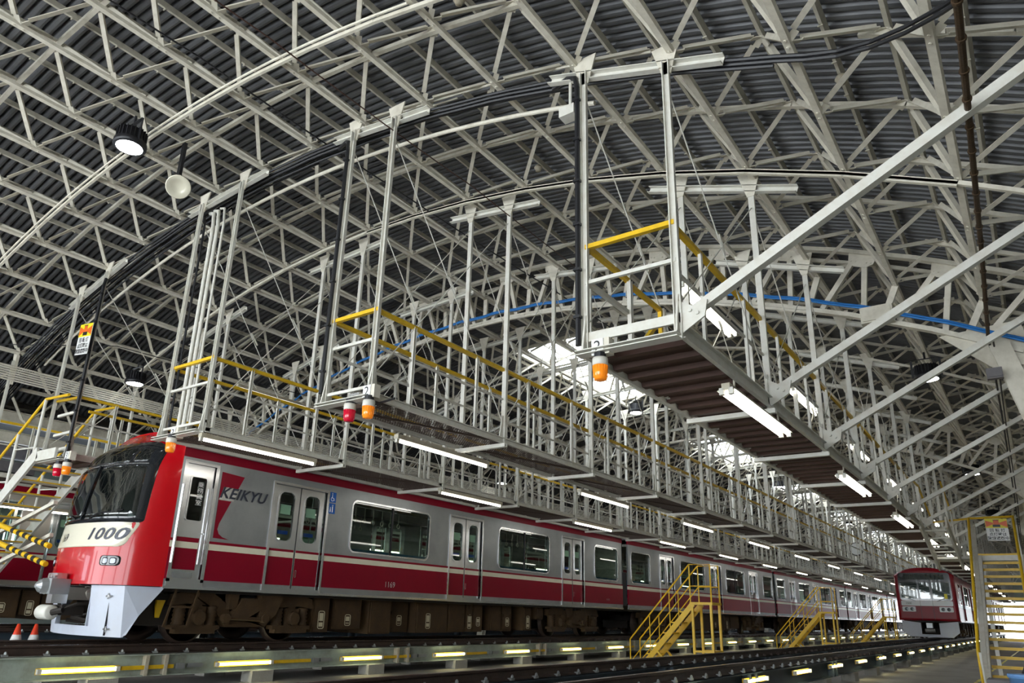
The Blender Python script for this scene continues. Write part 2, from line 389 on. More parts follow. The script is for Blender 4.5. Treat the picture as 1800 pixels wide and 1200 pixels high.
tag(b.build('conduit_pipe', 'steel'), 'cream conduit pipe clipped under the blue cable on the nearest arch', 'pipe')
t = empty('junction_box', (-1.5, 12.45, 6.2), 'beige junction box at the end of the arch conduit', 'electrical box')
b = MB(); b.box(-1.70, -1.22, 12.38, 12.58, 6.08, 6.36); b.build('case', 'steel', t)
b = MB(); b.box(-1.67, -1.25, 12.36, 12.38, 6.11, 6.33); b.build('cover', 'steel', t)
# ------------------------------------------------------------------ overhead cables on the arc at y 6.3
def arccable(r, y, k0, k1, rad, wob, ph):
    b = MB(); n = int((k1 - k0) * 4)
    b.path([vault(r - .012 * abs(sin(pi * (k0 + i / 4))), TH0 + (k0 + i / 4) * DTH, y + wob * sin(i * .55 + ph) - .55 * max(0, k0 + i / 4 + .9) ** 2) for i in range(n + 1)], rad, 6); return b
for i in range(13):
    k1 = (.5, .6, -1.0, -3.0, -3.0, -5.4, -5.4, -7, -9, -9, -12.6, -12.6, -12.6)[i]
    o = arccable(VR - .07 - .03 * (i % 3), 6.24 + .036 * i, -16.6, k1, .021 if i < 3 else .018, .006, i).build('power_cable', 'black')
    tag(o, '%s cable from the front of the black bundle arching over the catwalk ends' % ORD[i], 'cable', 'black cable bundle under the roof')
b = MB(); b.path([vault(VR + HH - .10, TH0 + k * .5 * DTH, 6.70) for k in range(-32, -4)], .017, 6); b.path([vault(VR + HH - .10, TH0 + k * .5 * DTH, 6.78) for k in range(-32, -9)], .014, 6)
tag(b.build('conduit_pipe', 'steel'), 'pair of thin cream conduits arching between the roof layers above the black cables', 'pipe')
b = MB(); arc(b, VR - .05, -13.4, -3.5, 4.57, .04, .05); b.path([vault(VR - .03, TH0 + k * .5 * DTH, 4.51) for k in range(-27, -7)], .018, 6)
tag(b.build('conduit_rail', 'steel'), 'cream rail with a conduit crossing the chords just right of the top left lamp', 'rail')
b = MB(); b.path([vault(VR - .12, TH0 + k * .5 * DTH, 6.72) for k in range(-30, -5)], .03, 8)
tag(b.build('conduit_pipe', 'steel'), 'cream conduit arching right behind the black cable bundle between the catwalk heads', 'pipe')
def wire(pts, r, name, label, m='black'):
    b = MB(); P_ = [Vector(p) for p in pts]; out = []
    for a, c in zip(P_[:-1], P_[1:]):
        for i in range(6): t_ = i / 6; q = a.lerp(c, t_); q.z -= .10 * 4 * t_ * (1 - t_) * .3; out.append(q)
    out.append(P_[-1]); b.path(out, r, 5); tag(b.build(name, m), label, 'wire')
wire([(-8.2, .4, 8.45), (-8.2, 4, 8.5), (-8.2, 8, 8.5), (-7.7, 12.4, 8.2), (-7.2, 17, 7.9)], .014, 'messenger_wire', 'black messenger wire slanting below the roof chords, left of the middle')
wire([(-6.6, .6, 7.9), (-6.6, 4, 8.0), (-6.5, 8, 8.0), (-6.5, 12.6, 8.0)], .010, 'messenger_wire', 'thin brown wire to the right of the black messenger wire', 'deck')
wire([(-19.5, 4, 6.6), (-16, 7.2, 6.8), (-13.6, 12.6, 6.3)], .010, 'messenger_wire', 'thin dark wire drooping over the left lamp')
# bundled conduits and edge beams at the left springing
t = empty('cable_rack', (-18.9, 0, 6), 'long rack of pale parallel conduits running along the left side of the vault', 'cable rack')
for i in range(7):
    b = MB(); b.tube((-18.0 + .01 * i, YN + 1, 5.99 + .05 * i), (-18.0 + .01 * i, YF - 1, 5.99 + .05 * i), .019, 6); b.build('conduit', 'steel', t)
b = MB()
for i in range(40): b.box(-18.04, -18.02, i * 3 - 6, i * 3 - 5.94, 5.9, 6.6)
tag(b.build('rack_brackets', 'steel', t), kind='stuff')
for x, z0, z1, w_, m_, lab in ((-21.0, 5.62, 5.95, .12, 'steel', 'upper grey edge beam along the left springing of the roof'),
                               (-21.9, 5.30, 5.60, .12, 'steel', 'lower grey edge beam above the left track'),
                               (-20.7, 5.98, 6.14, .2, 'underd', 'dark gutter beam where the vault meets the left bay')):
    b = MB(); b.ibeam((x, YN + 1, (z0 + z1) / 2), (x, YF - 1, (z0 + z1) / 2), w_ + .08, z1 - z0, .02); tag(b.build('edge_beam', m_), lab, 'beam')
b = MB(); b.tube((-22.6, YN + 1, 5.2), (-22.6, 40, 5.2), .22, 14)
tag(b.build('duct', 'roofgrey', smooth=True), 'large dark round duct under the left edge beams', 'duct')
for i in range(10):
    y = 5 + i * 5.6; t = empty('roof_bracket', (-21, y, 5), '%s cream bracket frame from the left end, under the left edge beams' % ORD[i], 'bracket', 'bracket frames along the left bay')
    for nm, p, q in (('brace', (-20.9, y, 5.9), (-23.4, y, 4.85)), ('post', (-20.9, y, 5.9), (-20.9, y, 4.75)), ('tie', (-20.9, y + .01, 4.80), (-23.4, y + .01, 4.80)), ('rear_post', (-23.4, y, 6.1), (-23.4, y, 4.8))):
        b = MB(); b.bar(p, q, .1, .1); b.build(nm, 'steel', t)
# ================================================================== CATWALKS
ZD = 4.0
def cw(label, x0, x1, brown, eb, y0=6.15, pitch=2.88, y_end=98., post_sides=(0, 1), top_beam=True, rod=True):
    t = empty('catwalk', ((x0 + x1) / 2, y0, ZD), label, 'catwalk', 'hanging inspection catwalks')
    xs = (x0, x1); wd = x1 - x0; nb = int((y_end - y0) / pitch)
    for x, s in ((x0, 1), (x1, -1)):
        b = MB(); b.prof((x, y0, ZD), (x, y_end, ZD), [(-.0, -.09), (.0, -.09 + eb), (-s * .05, -.09 + eb), (-s * .05, -.102 + eb), (-s * .01, -.102 + eb), (-s * .01, -.078), (-s * .05, -.078), (-s * .05, -.09)]); b.build('edge_beam', 'white', t)
    b = MB(); b.chan((x0 - .05, y0 - .02, ZD - .09), (x1 + .03, y0 - .02, ZD - .09), .05, .14, .01, up=(0, -1, 0)); b.build('end_beam', 'white', t)
    b = MB(); b.box(x0 - .03, x1 + .04, y0 - .03, y0, ZD + .06, ZD + (.16 if brown else .10)); b.build('toe_board', 'white', t)
    c0 = p0 = g0 = None
    for i in range(nb + 1):
        y = y0 + i * pitch
        if i:
            if c0 is None: b = MB(); b.chan((x0 - .07, y, ZD - .15), (x1 + .07, y, ZD - .15), .075, .06, .01, up=(0, 0, 1)); c0 = b.build('cross_beam', 'white', t); yc = y
            else: inst(c0, t, (0, y - yc, 0))
        for si in post_sides:
            x = xs[si]; zt = vault(VR - .12, th_of_x(x), 0).z
            b = MB(); b.chan((x, y, ZD - .08), (x, y, zt), .08, .05, .01, up=(0, 1 if i else -1, 0)); b.build('hanger_post', 'white', t)
            if rod:
                s = 1 if si else -1
                if i < 14:
                    b = MB(); b.poly([(x - .01, y - .10, ZD - .06), (x - .01, y + .10, ZD - .06), (x - .01, y + .03, ZD + .36), (x - .01, y - .03, ZD + .36)], (.02, 0, 0)); b.build('gusset_plate', 'white', t)
                    if i < nb:
                        b = MB(); b.tube((x, y + .02, zt - .35), (x, y + pitch - .05, ZD + .3), .008, 5); b.tube((x, y + pitch - .02, zt - .35), (x, y + .05, ZD + .3), .008, 5)
                        b.tube((x, y + pitch * .5 - .07, (zt + ZD) / 2 + .1), (x, y + pitch * .5 + .1, (zt + ZD) / 2 - .1), .016, 6); b.build('brace_rod', 'white', t)
            if i < 16:
                b = MB(); b.poly([(x - .16, y - .01, zt + .22), (x + .16, y - .01, zt + .22), (x + .05, y - .01, zt - .16), (x - .05, y - .01, zt - .16)], (0, .02, 0)); b.build('top_gusset', 'steel', t)
        if top_beam and i < 18:
            za, zb = vault(VR - .12, th_of_x(x0 - .5), 0).z, vault(VR - .12, th_of_x(x1 + .6), 0).z
            b = MB(); b.chan((x0 - .5, y + .07, za), (x1 + .6, y + .07, zb), .10, .08, .01, up=(0, -1, 0)); b.build('top_beam', 'white', t)
    # deck
    if brown:
        src = None
        for i in range(int((y_end - y0) / .36)):
            y = y0 + .08 + i * .36
            if src is None: b = MB(); b.prof((x0 + .02, y + .15, ZD - .03), (x1 - .02, y + .15, ZD - .03), [(-.17, 0), (-.09, 0), (-.06, -.05), (.03, -.05), (.06, 0), (.17, 0), (.17, .012), (-.17, .012)], up=(0, 0, 1)); src = b.build('deck_plank', 'deck', t)
            else: inst(src, t, (0, i * .36, 0))
    else:
        b = MB(); st_ = .05
        for i in range(int(34 / st_)):
            y = y0 + .05 + i * st_; b.add([(x0, y, ZD - .03), (x1, y + .05, ZD - .03), (x1, y + .057, ZD - .03), (x0, y + .007, ZD - .03)], [(0, 1, 2, 3)])
            b.add([(x0, y, ZD - .034), (x0, y, ZD - .026), (x1, y + .05, ZD - .026), (x1, y + .05, ZD - .034)], [(0, 1, 2, 3)])
        for i in range(int(wd / .05)): b.box(x0 + i * .05, x0 + i * .05 + .007, y0, y0 + 34, ZD - .034, ZD - .027)
        b.box(x0, x1, y0 + 34, y_end, ZD - .04, ZD - .03)
        tag(b.build('mesh_deck', 'mesh', t), kind='stuff')
        for i in range(12):
            b = MB(); b.bar((x0 + .02, y0 + i * pitch, ZD - .06), (x1 - .02, y0 + (i + 1) * pitch, ZD - .06), .03, .03); b.build('deck_brace', 'mesh', t)
    return t
def rails(t, x, y0, y_end, side, name='handrail', n=30, z=5.14):
    b = MB(); b.bar((x, y0, z), (x, y_end, z), .055, .05); b.build(name, 'yellow', t)
    b = MB(); b.bar((x, y0, z - .5), (x, y_end, z - .5), .03, .03); b.build('mid_rail', 'white', t)
    src = None
    for i in range(n):
        y = y0 + 1.44 * (i + .5)
        if y > y_end: break
        if src is None: b = MB(); b.chan((x, y, ZD - .05), (x, y, z), .05, .035, .008, up=(1, 0, 0)); src = b.build('rail_post', 'white', t)
        else: inst(src, t, (0, 1.44 * i, 0))
def endrail(t, x0, x1, y0, z=5.16, mid=True):
    b = MB(); b.bar((x0, y0, z), (x1, y0, z), .055, .05); b.build('end_handrail', 'yellow', t)
    if mid: b = MB(); b.bar((x0, y0, z - .42), (x1, y0, z - .42), .04, .04); b.build('end_mid_rail', 'white', t)
CR = cw('brown decked catwalk hanging at the right, its end nearest to the camera', -3.4, -2.39, True, .15)
rails(CR, -2.42, 6.15, 22.3, 1); rails(CR, -3.38, 9.2, 98, 1); endrail(CR, -3.4, -2.39, 6.15)
b = MB(); b.bar((-3.38, 6.15, 5.16), (-3.38, 7.12, 5.16), .055, .05); b.build('handrail', 'yellow', CR)
b = MB(); b.bar((-3.38, 6.15, 4.74), (-3.38, 7.12, 4.74), .05, .05); b.build('mid_rail', 'white', CR)
for y in (7.12, 8.1):
    b = MB(); b.chan((-3.38, y, ZD - .05), (-3.38, y, 5.15), .06, .05, .01, up=(1, 0, 0)); b.build('gate_post', 'white', CR)
b = MB()
for p, q in (((7.18, 5.12), (8.05, 5.12)), ((7.18, 4.2), (8.05, 4.2)), ((7.18, 4.2), (7.18, 5.12)), ((8.05, 4.2), (8.05, 5.12)), ((7.18, 4.2), (8.05, 5.0))): b.bar((-3.38, p[0], p[1]), (-3.38, q[0], q[1]), .05, .05, up=(1, 0, 0))
g = b.build('gate', 'yellow', CR); b = MB()
for z in (4.35, 4.95): b.box(-3.41, -3.35, 7.12, 7.2, z, z + .08)
b.build('hinge', 'silverb', g)
for i in range(10):              # long side braces going up to the right
    y = 6.15 + 2.88 * i; b = MB(); b.ell((-2.30, y, 4.10), (1.0, y, 5.82), .09, .012, up=(0, 1, 0)); b.build('side_brace', 'white', CR)
    b = MB(); b.poly([(-2.40, y - .03, 3.92), (-2.13, y - .03, 4.08), (-2.10, y - .03, 4.24), (-2.24, y - .03, 4.2), (-2.40, y - .03, 4.3)], (0, .02, 0)); 
    for q in ((-2.2, 4.12), (-2.27, 4.16)): b.tube((q[0], y - .05, q[1]), (q[0], y, q[1]), .02, 6)
    b.build('brace_plate', 'white', CR)
C2 = cw('grating catwalk hanging left of the empty track, marked 2, with red and amber beacons', -7.38, -6.52, False, .09)
rails(C2, -6.54, 6.15, 98, 1, n=60); rails(C2, -7.36, 6.15, 98, 1, n=14); endrail(C2, -7.4, -6.5, 6.15)
C3 = cw('grating catwalk beside the roof of the silver and red train, marked 3', -11.4, -10.2, False, .09)
rails(C3, -10.22, 6.15, 98, 1, n=60); rails(C3, -11.38, 6.15, 98, 1, n=14); endrail(C3, -11.4, -10.2, 6.15)
C4 = cw('catwalk on the far side of the numbered train, above a white stair', -15.75, -14.7, True, .12, y_end=70)
rails(C4, -14.72, 6.15, 70, 1, n=40); rails(C4, -15.73, 6.8, 70, 1, n=20)
b = MB()
for z in (4.45, 4.85): b.bar((-15.5, 6.15, z), (-14.75, 6.15, z), .05, .05)
b.build('end_mid_rail', 'white', C4)
b = MB(); b.bar((-15.75, 6.15, 5.2), (-14.7, 6.15, 5.14), .05, .05); b.build('end_handrail', 'yellow', C4)
b = MB()
for p, q in (((9.0, 5.1), (10.0, 5.1)), ((9.0, 4.15), (10.0, 4.15)), ((9.0, 4.15), (9.0, 5.1)), ((10., 4.15), (10., 5.1)), ((9.0, 5.1), (10.0, 4.15))): b.bar((-14.8, p[0], p[1]), (-14.8, q[0], q[1]), .07, .06, up=(1, 0, 0))
b.build('gate', 'yellow', C4)
C5 = cw('grating catwalk along the leftmost train', -19.5, -18.5, False, .1, y_end=60, rod=False, top_beam=False)
rails(C5, -18.5, 6.15, 60, 1, n=20)
for i in range(8):
    for e in (.3, 2.0): b = MB(); y = 6.4 + 5.5 * i + e; b.tube((-18.46, y, 3.48), (-18.46, y, ZD - .08), .014, 6); b.build('lamp_rod', 'steel', C5)
# bundled white conduits on the front of catwalk 3, black ones on the others
for i, (x, zt, r, m_, kind) in enumerate(((-11.05, 7.9, .034, 'white', 'cream'), (-10.90, 7.9, .034, 'white', 'cream'), (-10.72, 7.9, .022, 'white', 'cream'), (-11.34, 8.0, .02, 'black', 'black'))):
    b = MB(); b.path([(x - .35, 6.3, 8.25), (x - .12, 6.24, 8.15), (x, 6.2, zt - .1), (x, 6.2, ZD + .1)], r, 8)
    tag(b.build('conduit_pipe', m_), ['leftmost thick cream riser pipe at the front end of catwalk 3', 'second thick cream riser pipe at the front end of catwalk 3', 'thin cream riser pipe, right of two thick ones at catwalk 3', 'black cable dropping down the left front post of catwalk 3'][i], 'pipe')
for x, top, bot, lab in ((-3.46, 7.35, 4.02, 'black downpipe cable on the left front post of the catwalk hanging at the right'), (-7.43, 8.05, 4.1, 'black downpipe cable on the left front post of catwalk 2'), (-14.62, 7.6, 3.9, 'black downpipe cable on the front post above the white stair')):
    b = MB(); b.path([(x - .45, 6.28, top + .22), (x - .2, 6.2, top + .2), (x - .05, 6.12, top + .08), (x, 6.08, top - .1), (x, 6.08, bot)], .03, 8)
    for i in range(6): z = bot + .3 + i * (top - bot - .6) / 5; b.box(x - .04, x + .04, 6.04, 6.1, z, z + .03)
    tag(b.build('cable_drop', 'black'), lab, 'cable')
t = empty('switch_box', (-3.5, 6.2, 7.1), 'small cream box on a bent conduit beside the black downpipe, high in the middle', 'electrical box')
b = MB(); b.box(-3.72, -3.52, 6.1, 6.25, 6.95, 7.08); b.build('case', 'white', t)
b = MB(); b.path([(-3.62, 6.2, 7.05), (-3.62, 6.2, 7.5), (-3.5, 6.25, 7.65)], .02, 6); b.build('conduit', 'white', t)
# white stair off the end of catwalk 4
t = empty('white_stair', (-15.8, 6.2, 3.9), 'white steel stair descending left from the catwalk behind the train nose', 'stair')
for y in (5.95, 6.95):
    b = MB(); b.bar((-15.55, y, 4.08), (-19.4, y, 1.6), .05, .26); b.bar((-15.55, y, 4.0), (-14.75, y, 4.0), .05, .20); b.build('stringer', 'white', t)
for i in range(11):
    b = MB(); x = -15.9 - i * .34; z = 3.82 - i * .22; b.box(x - .12, x + .12, 5.97, 6.93, z - .02, z); o = b.build('tread', 'housing', t)
    b = MB(); b.box(x + .09, x + .13, 5.97, 6.93, z - .005, z + .02); b.build('nosing', 'yellow', o)
for y in (5.95, 6.95):
    for dz in (0,):
        b = MB(); b.path([(-14.75, y, 5.15), (-15.75, y, 5.2), (-19.4, y, 2.85)], .03, 8); b.build('handrail', 'yellow', t)
    for i in range(4):
        x = -15.75 - i * .95; z = 5.2 - (-15.75 - x) * .644; b = MB(); b.tube((x, y, z - 1.12), (x, y, z), .032, 8); b.build('baluster', 'white', t)
        b = MB(); b.bar((x, y, z - 1.0), (x - .95, y, z - .95), .025, .025); b.build('lattice_bar', 'white', t)
b = MB(); b.bar((-17.2, 6.0, 3.1), (-18.2, 6.0, 1.9), .06, .06); b.bar((-19.6, 6.2, 2.1), (-14.9, 6.2, 3.1), .07, .07); b.bar((-19.6, 6.25, 1.4), (-14.9, 6.25, 2.5), .07, .07); b.build('knee_brace', 'steel', t)
t = empty('barrier_pole', (-17, 5.6, 2.5), 'pair of yellow barrier poles with black striped ends in front of the leftmost train', 'barrier')
for z in (0, -.32):
    b = MB(); p, q = Vector((-18.4, 5.6, 3.2 + z)), Vector((-14.5, 6.1, 2.27 + z)); b.tube(p, p.lerp(q, .66), .05, 10); o = b.build('pole', 'yellow', t)
    for i in range(6):
        b = MB(); a = .66 + i * .056; b.tube(p.lerp(q, a), p.lerp(q, a + .028), .051, 10); b.build('black_band', 'black', o)
        b = MB(); b.tube(p.lerp(q, a + .028), p.lerp(q, a + .056), .05, 10); b.build('yellow_band', 'yellow', o)
# ================================================================== LAMPS
def batten(two, length=2.3):
    t = lempty('tube_lamp')
    b = MB(); b.box(-.045, .045, 0, length, 0, .07); b.build('housing', 'housing', t)
    if two: b = MB(); b.add([(-.10, 0, -.01), (-.05, 0, .02), (.05, 0, .02), (.10, 0, -.01), (-.10, length, -.01), (-.05, length, .02), (.05, length, .02), (.10, length, -.01)], [(0, 1, 5, 4), (1, 2, 6, 5), (2, 3, 7, 6)]); b.build('reflector', 'reflector', t)
    for x in ((-.05, .05) if two else (0,)):
        b = MB(); b.tube((x, .05, -.03), (x, length - .05, -.03), .019, 8); b.build('tube', 'tube', t)
    b = MB()
    for x in ((-.05, .05) if two else (0,)):
        b.box(x - .025, x + .025, .0, .05, -.055, .02); b.box(x - .025, x + .025, length - .05, length, -.055, .02)
    b.build('socket', 'white', t)
    b = MB()
    for y in (.3, length - .3): b.tube((0, y, .07), (0, y, .2), .012, 6)
    b.build('hanger', 'steel', t)
    return t
L2 = batten(True); L1 = batten(False); used = set()
def place(proto, loc, label, group):
    if proto.name in used: o = tree(proto, None, loc)
    else: o = proto; o.location = loc; used.add(proto.name)
    return tag(o, label, 'lamp', group)
def lamprow(proto, x, z, ys, where, group):
    for i, y in enumerate(ys):
        lab = '%s tube lamp from the front %s' % (ORD[i], where)
        place(proto, (x, y, z), lab, group)
R_ = lambda a, s, n: [a + s * i for i in range(n)]
lamprow(L2, -2.40, 3.74, R_(7.4, 5.6, 15), 'under the right hand catwalk', 'twin tube lamps under the right catwalk')
lamprow(L2, -3.45, 5.86, R_(8.9, 5.76, 12), 'above the left rail of the right catwalk', 'twin tube lamps above the right catwalk')
lamprow(L1, -7.45, 3.80, R_(7.6, 5.5, 15), 'under catwalk 2', 'single tube lamps under catwalk 2')
lamprow(L1, -10.2, 3.82, R_(6.1, 5.75, 15), 'under the catwalk beside the train', 'single tube lamps over the train roof')
lamprow(L1, -14.2, 6.1, R_(9.2, 5.76, 10), 'hung high behind the train', 'single tube lamps high behind the train')
lamprow(L1, -18.46, 3.30, R_(6.4, 5.5, 8), 'beside the leftmost train', 'single tube lamps by the leftmost train')
def highbay():
    t = lempty('high_bay_lamp')
    b = MB(); b.lathe((0, 0, 0), [(.10, .30), (.20, .26), (.21, .10), (.235, .08), (.24, 0), (.20, -.01)], 24); b.build('body', 'black', t, True)
    b = MB()
    for i in range(24):
        a = 2 * pi * i / 24; b.bar((.205 * cos(a), .205 * sin(a), .08), (.205 * cos(a), .205 * sin(a), .27), .012, .03, up=(cos(a), sin(a), 0))
    b.build('cooling_fins', 'black', t)
    b = MB(); b.lathe((0, 0, -.014), [(.19, .006), (.19, 0), (.0001, 0)], 24); b.build('led_face', 'led', t)
    b = MB(); b.bar((-.25, 0, .05), (-.25, 0, .42), .04, .012); b.bar((.25, 0, .05), (.25, 0, .42), .04, .012); b.bar((-.25, 0, .42), (.25, 0, .42), .04, .012, up=(0, 0, 1)); b.tube((0, 0, .42), (0, 0, .56), .02, 8); b.build('bracket', 'black', t)
    return t
HB = highbay(); hb0 = True
for x, y, z, lab in ((-10.27, 4.2, 8.0, 'round black high bay lamp glowing at the top left'), (-17.3, 8.4, 6.45, 'round black high bay lamp above the yellow rails at the left'),
                     (-1.15, 16.0, 6.05, 'round black high bay lamp at the right beside the blue cable arch'), (-10.04, 21.5, 7.85, 'round black high bay lamp just below the nearest skylight'),
                     (-1.17, 38.5, 6.0, 'small distant high bay lamp at the right, above the yellow stair sign'), (-1.17, 27.2, 6.0, 'middle high bay lamp of the right hand row'),
                     (-10.0, 38.0, 7.85, 'second high bay lamp of the ridge row'), (-10.0, 55.0, 7.85, 'third high bay lamp of the ridge row'), (-17.3, 24, 6.4, 'far high bay lamp above the left bay')):
    if hb0: o = HB; hb0 = False; o.location = (x, y, z)
    else: o = tree(HB, None, (x, y, z))
    tag(o, lab, 'lamp', 'high bay lamps')
# beacons and number plates at the catwalk ends
def beacon(loc, amber, label):
    t = empty('warning_beacon', loc, label, 'beacon light'); x, y, z = loc
    b = MB(); b.lathe(loc, [(.075, .0), (.08, -.02), (.08, -.075), (.074, -.08)], 20); b.build('cap', 'white', t, True)
    b = MB(); b.lathe(loc, [(.072, -.078), (.073, -.16), (.062, -.225), (.055, -.23)], 20); l = b.build('lens', 'amber' if amber else 'redlens', t, True)
    b = MB()
    for i in range(16): a = 2 * pi * i / 16; b.bar((x + .073 * cos(a), y + .073 * sin(a), z - .08), (x + .066 * cos(a), y + .066 * sin(a), z - .2), .007, .007)
    b.build('rib', 'amber' if amber else 'redlens', l)
    b = MB(); b.lathe(loc, [(.06, .06), (.06, 0)], 12); b.build('base', 'black', t)
beacon((-3.2, 6.06, 3.83), True, 'amber beacon under plate 2 on the right hand catwalk')
beacon((-6.46, 6.06, 3.86), True, 'amber beacon under plate 2 on the left catwalk, right of a red one')
beacon((-6.80, 6.06, 3.86), False, 'dark red beacon left of the amber one on catwalk 2')
beacon((-10.86, 6.02, 3.86), True, 'amber beacon under plate 3 in front of the red train cab')
beacon((-14.44, 6.06, 3.80), True, 'amber beacon under plate 3 at the white stair')
beacon((-14.80, 6.06, 3.80), False, 'dark red beacon beside the amber one at the white stair')
def plate(x, z, txt, label, w_=.13, y=6.04):
    t = empty('number_plate', (x, y, z), label, 'sign'); b = MB(); b.box(x - w_ / 2, x + w_ / 2, y, y + .012, z - .085, z + .085); b.build('board', 'signwhite', t)
    b = MB(); b.box(x - w_ / 2, x + w_ / 2 + .06, y + .012, y + .12, z - .08, z + .09); b.build('bracket_box', 'steel', t)
    vs, fs = text_mb(txt, .17); text_at(lambda a, c: (x + a, y - .003, z + c), vs, fs).build('numeral', 'ink', t)
plate(-3.22, 3.95, '2', 'white plate reading 2 on the right hand catwalk end')
plate(-6.50, 3.98, '2', 'white plate reading 2 on the left catwalk end')
plate(-10.90, 3.95, '3', 'white plate reading 3 above the train cab')
plate(-14.50, 3.93, '3', 'white plate reading 3 beside the white stair')
t = empty('junction_box', (-6.75, 6.1, 4.0), 'grey metal box hanging behind the red beacon of catwalk 2', 'electrical box')
b = MB(); b.box(-6.88, -6.70, 6.1, 6.25, 3.86, 4.02); b.build('case', 'silverb', t)
b = MB(); b.path([(-6.7, 6.2, 3.9), (-6.6, 6.2, 3.84), (-6.2, 6.25, 3.9)], .015, 6); b.build('hose', 'black', t)
t = empty('camera_housing', (-6.95, 6.2, 3.86), 'small round beige horn under the corner of catwalk 2', 'speaker')
b = MB(); b.lathe((-7.0, 6.2, 3.86), [(.03, .12), (.06, .08), (.07, 0), (.05, -.02)], 14, 'x'); b.build('horn', 'housing', t, True); b = MB(); b.bar((-7.0, 6.2, 3.9), (-7.0, 6.2, 4.0), .03); b.build('bracket', 'steel', t)
# horn speaker at the top left
t = empty('horn_speaker', (-10.0, 4.8, 8.0), 'cream horn loudspeaker on a black bracket at the top left', 'speaker')
HX = Vector((-10.05, 4.95, 7.62))
b = MB(); b.lathe((0, 0, 0), [(.05, .30), (.075, .22), (.09, .12), (.13, .03), (.19, 0), (.18, -.01), (.1, .05)], 20)
rm = Matrix.Rotation(radians(-50), 3, 'Y') @ Matrix.Rotation(radians(-20), 3, 'X'); b.v = [tuple(HX + rm @ Vector(v)) for v in b.v]; b.build('horn', 'nosewhite', t, True)
b = MB()
for dx in (-.03, .03, .0): b.bar((-10.2 + dx, 5.0, 7.75), (-10.1 + dx, 4.95, 8.45), .018, .05)
b.build('bracket_arm', 'black', t); b = MB(); b.tube((-10.22, 4.97, 7.76), (-10.1, 4.96, 7.68), .06, 10); b.build('driver', 'housing', t)
# small detectors under the roof
for x, y, lab in ((-4.6, 5.2, 'small cream smoke detector near the top, left of the middle'), (-.9, 7.6, 'small round detector on a purlin at the upper right'), (-5.9, 9.0, 'small round detector in the middle of the roof')):
    z = vault(RR - .25, th_of_x(x, RR), 0).z; t = empty('detector', (x, y, z), lab, 'detector')
    b = MB(); b.lathe((x, y, z), [(.03, .08), (.06, .05), (.075, .02), (.05, -.01), (.045, -.04)], 14); b.build('head', 'housing', t, True); b = MB(); b.path([(x, y, z + .08), (x, y + .15, z + .14), (x, y + .5, z + .16)], .012, 6); b.build('conduit', 'steel', t)
# warning signs
def sign(x0, x1, y, z0, z1, tilt, label):
    t = empty('warning_sign', ((x0 + x1) / 2, y, z0), label, 'sign'); zm = z0 + (z1 - z0) * .60
    T = lambda u, v, d=0: (x0 + u * (x1 - x0), y + d, z0 + v * (z1 - z0) + tilt * (u - .5))
    b = MB(); b.poly([T(0, 0), T(1, 0), T(1, 1), T(0, 1)], (0, .01, 0)); b.build('board', 'signwhite', t)
    b = MB(); b.poly([T(0, .58, -.002), T(1, .58, -.002), T(1, 1, -.002), T(0, 1, -.002)], (0, .001, 0)); b.build('yellow_field', 'signyellow', t)
    b = MB(); b.poly([T(.02, .92, -.004), T(.36, .82, -.004), T(.36, .74, -.004), T(.02, .62, -.004)], (0, .001, 0)); b.poly([T(.98, .92, -.004), T(.64, .82, -.004), T(.64, .74, -.004), T(.98, .62, -.004)], (0, .001, 0))
    b.poly([T(.36, .72, -.006), T(.64, .72, -.006), T(.62, .93, -.006), T(.38, .93, -.006)], (0, .001, 0)); b.build('beam_symbol', 'signorange', t)
    b = MB(); b.poly([T(.33, .62, -.007), T(.67, .62, -.007), T(.67, .73, -.007), T(.33, .73, -.007)], (0, .001, 0)); b.poly([T(.36, .93, -.007), T(.64, .93, -.007), T(.64, .955, -.007), T(.36, .955, -.007)], (0, .001, 0)); b.build('lamp_symbol', 'ink', t)
    W, H_ = x1 - x0, z1 - z0
    for v, s in ((.46, '回 転 灯'), (.28, '点灯時は'), (.10, '架線遮断中')):
        vs, fs = text_mb(s, H_ * .17, font_offset=.0015); text_at(lambda a, c: (x0 + W / 2 + a, y - .004, z0 + v * H_ + c + tilt * a / W), vs, fs).build('lettering', 'ink', t)
sign(-15.10, -14.56, 6.02, 6.02, 6.68, -.06, 'yellow and white warning sign high on the post above the white stair')
sign(-.98, -.46, 24.85, 3.70, 4.30, -.02, 'yellow and white warning sign on the handrail of the right hand stair')
# clock
t = empty('wall_clock', (-7.0, 39.6, 4.8), 'round white clock hanging far down between the catwalks', 'clock')
b = MB(); b.lathe((-7.0, 39.6, 4.82), [(.30, .05), (.32, .0), (.29, -.03)], 28, 'y'); b.build('case', 'underd', t); b = MB(); b.lathe((-7.0, 39.56, 4.82), [(.28, .0), (.28, -.012), (.0001, -.012)], 28, 'y'); b.build('dial', 'clock', t)
b = MB(); b.bar((-7.0, 39.54, 4.82), (-7.12, 39.54, 4.90), .02, .004); b.build('hour_hand', 'ink', t); b = MB(); b.bar((-7.0, 39.535, 4.82), (-6.84, 39.535, 4.86), .014, .004); b.build('minute_hand', 'ink', t)
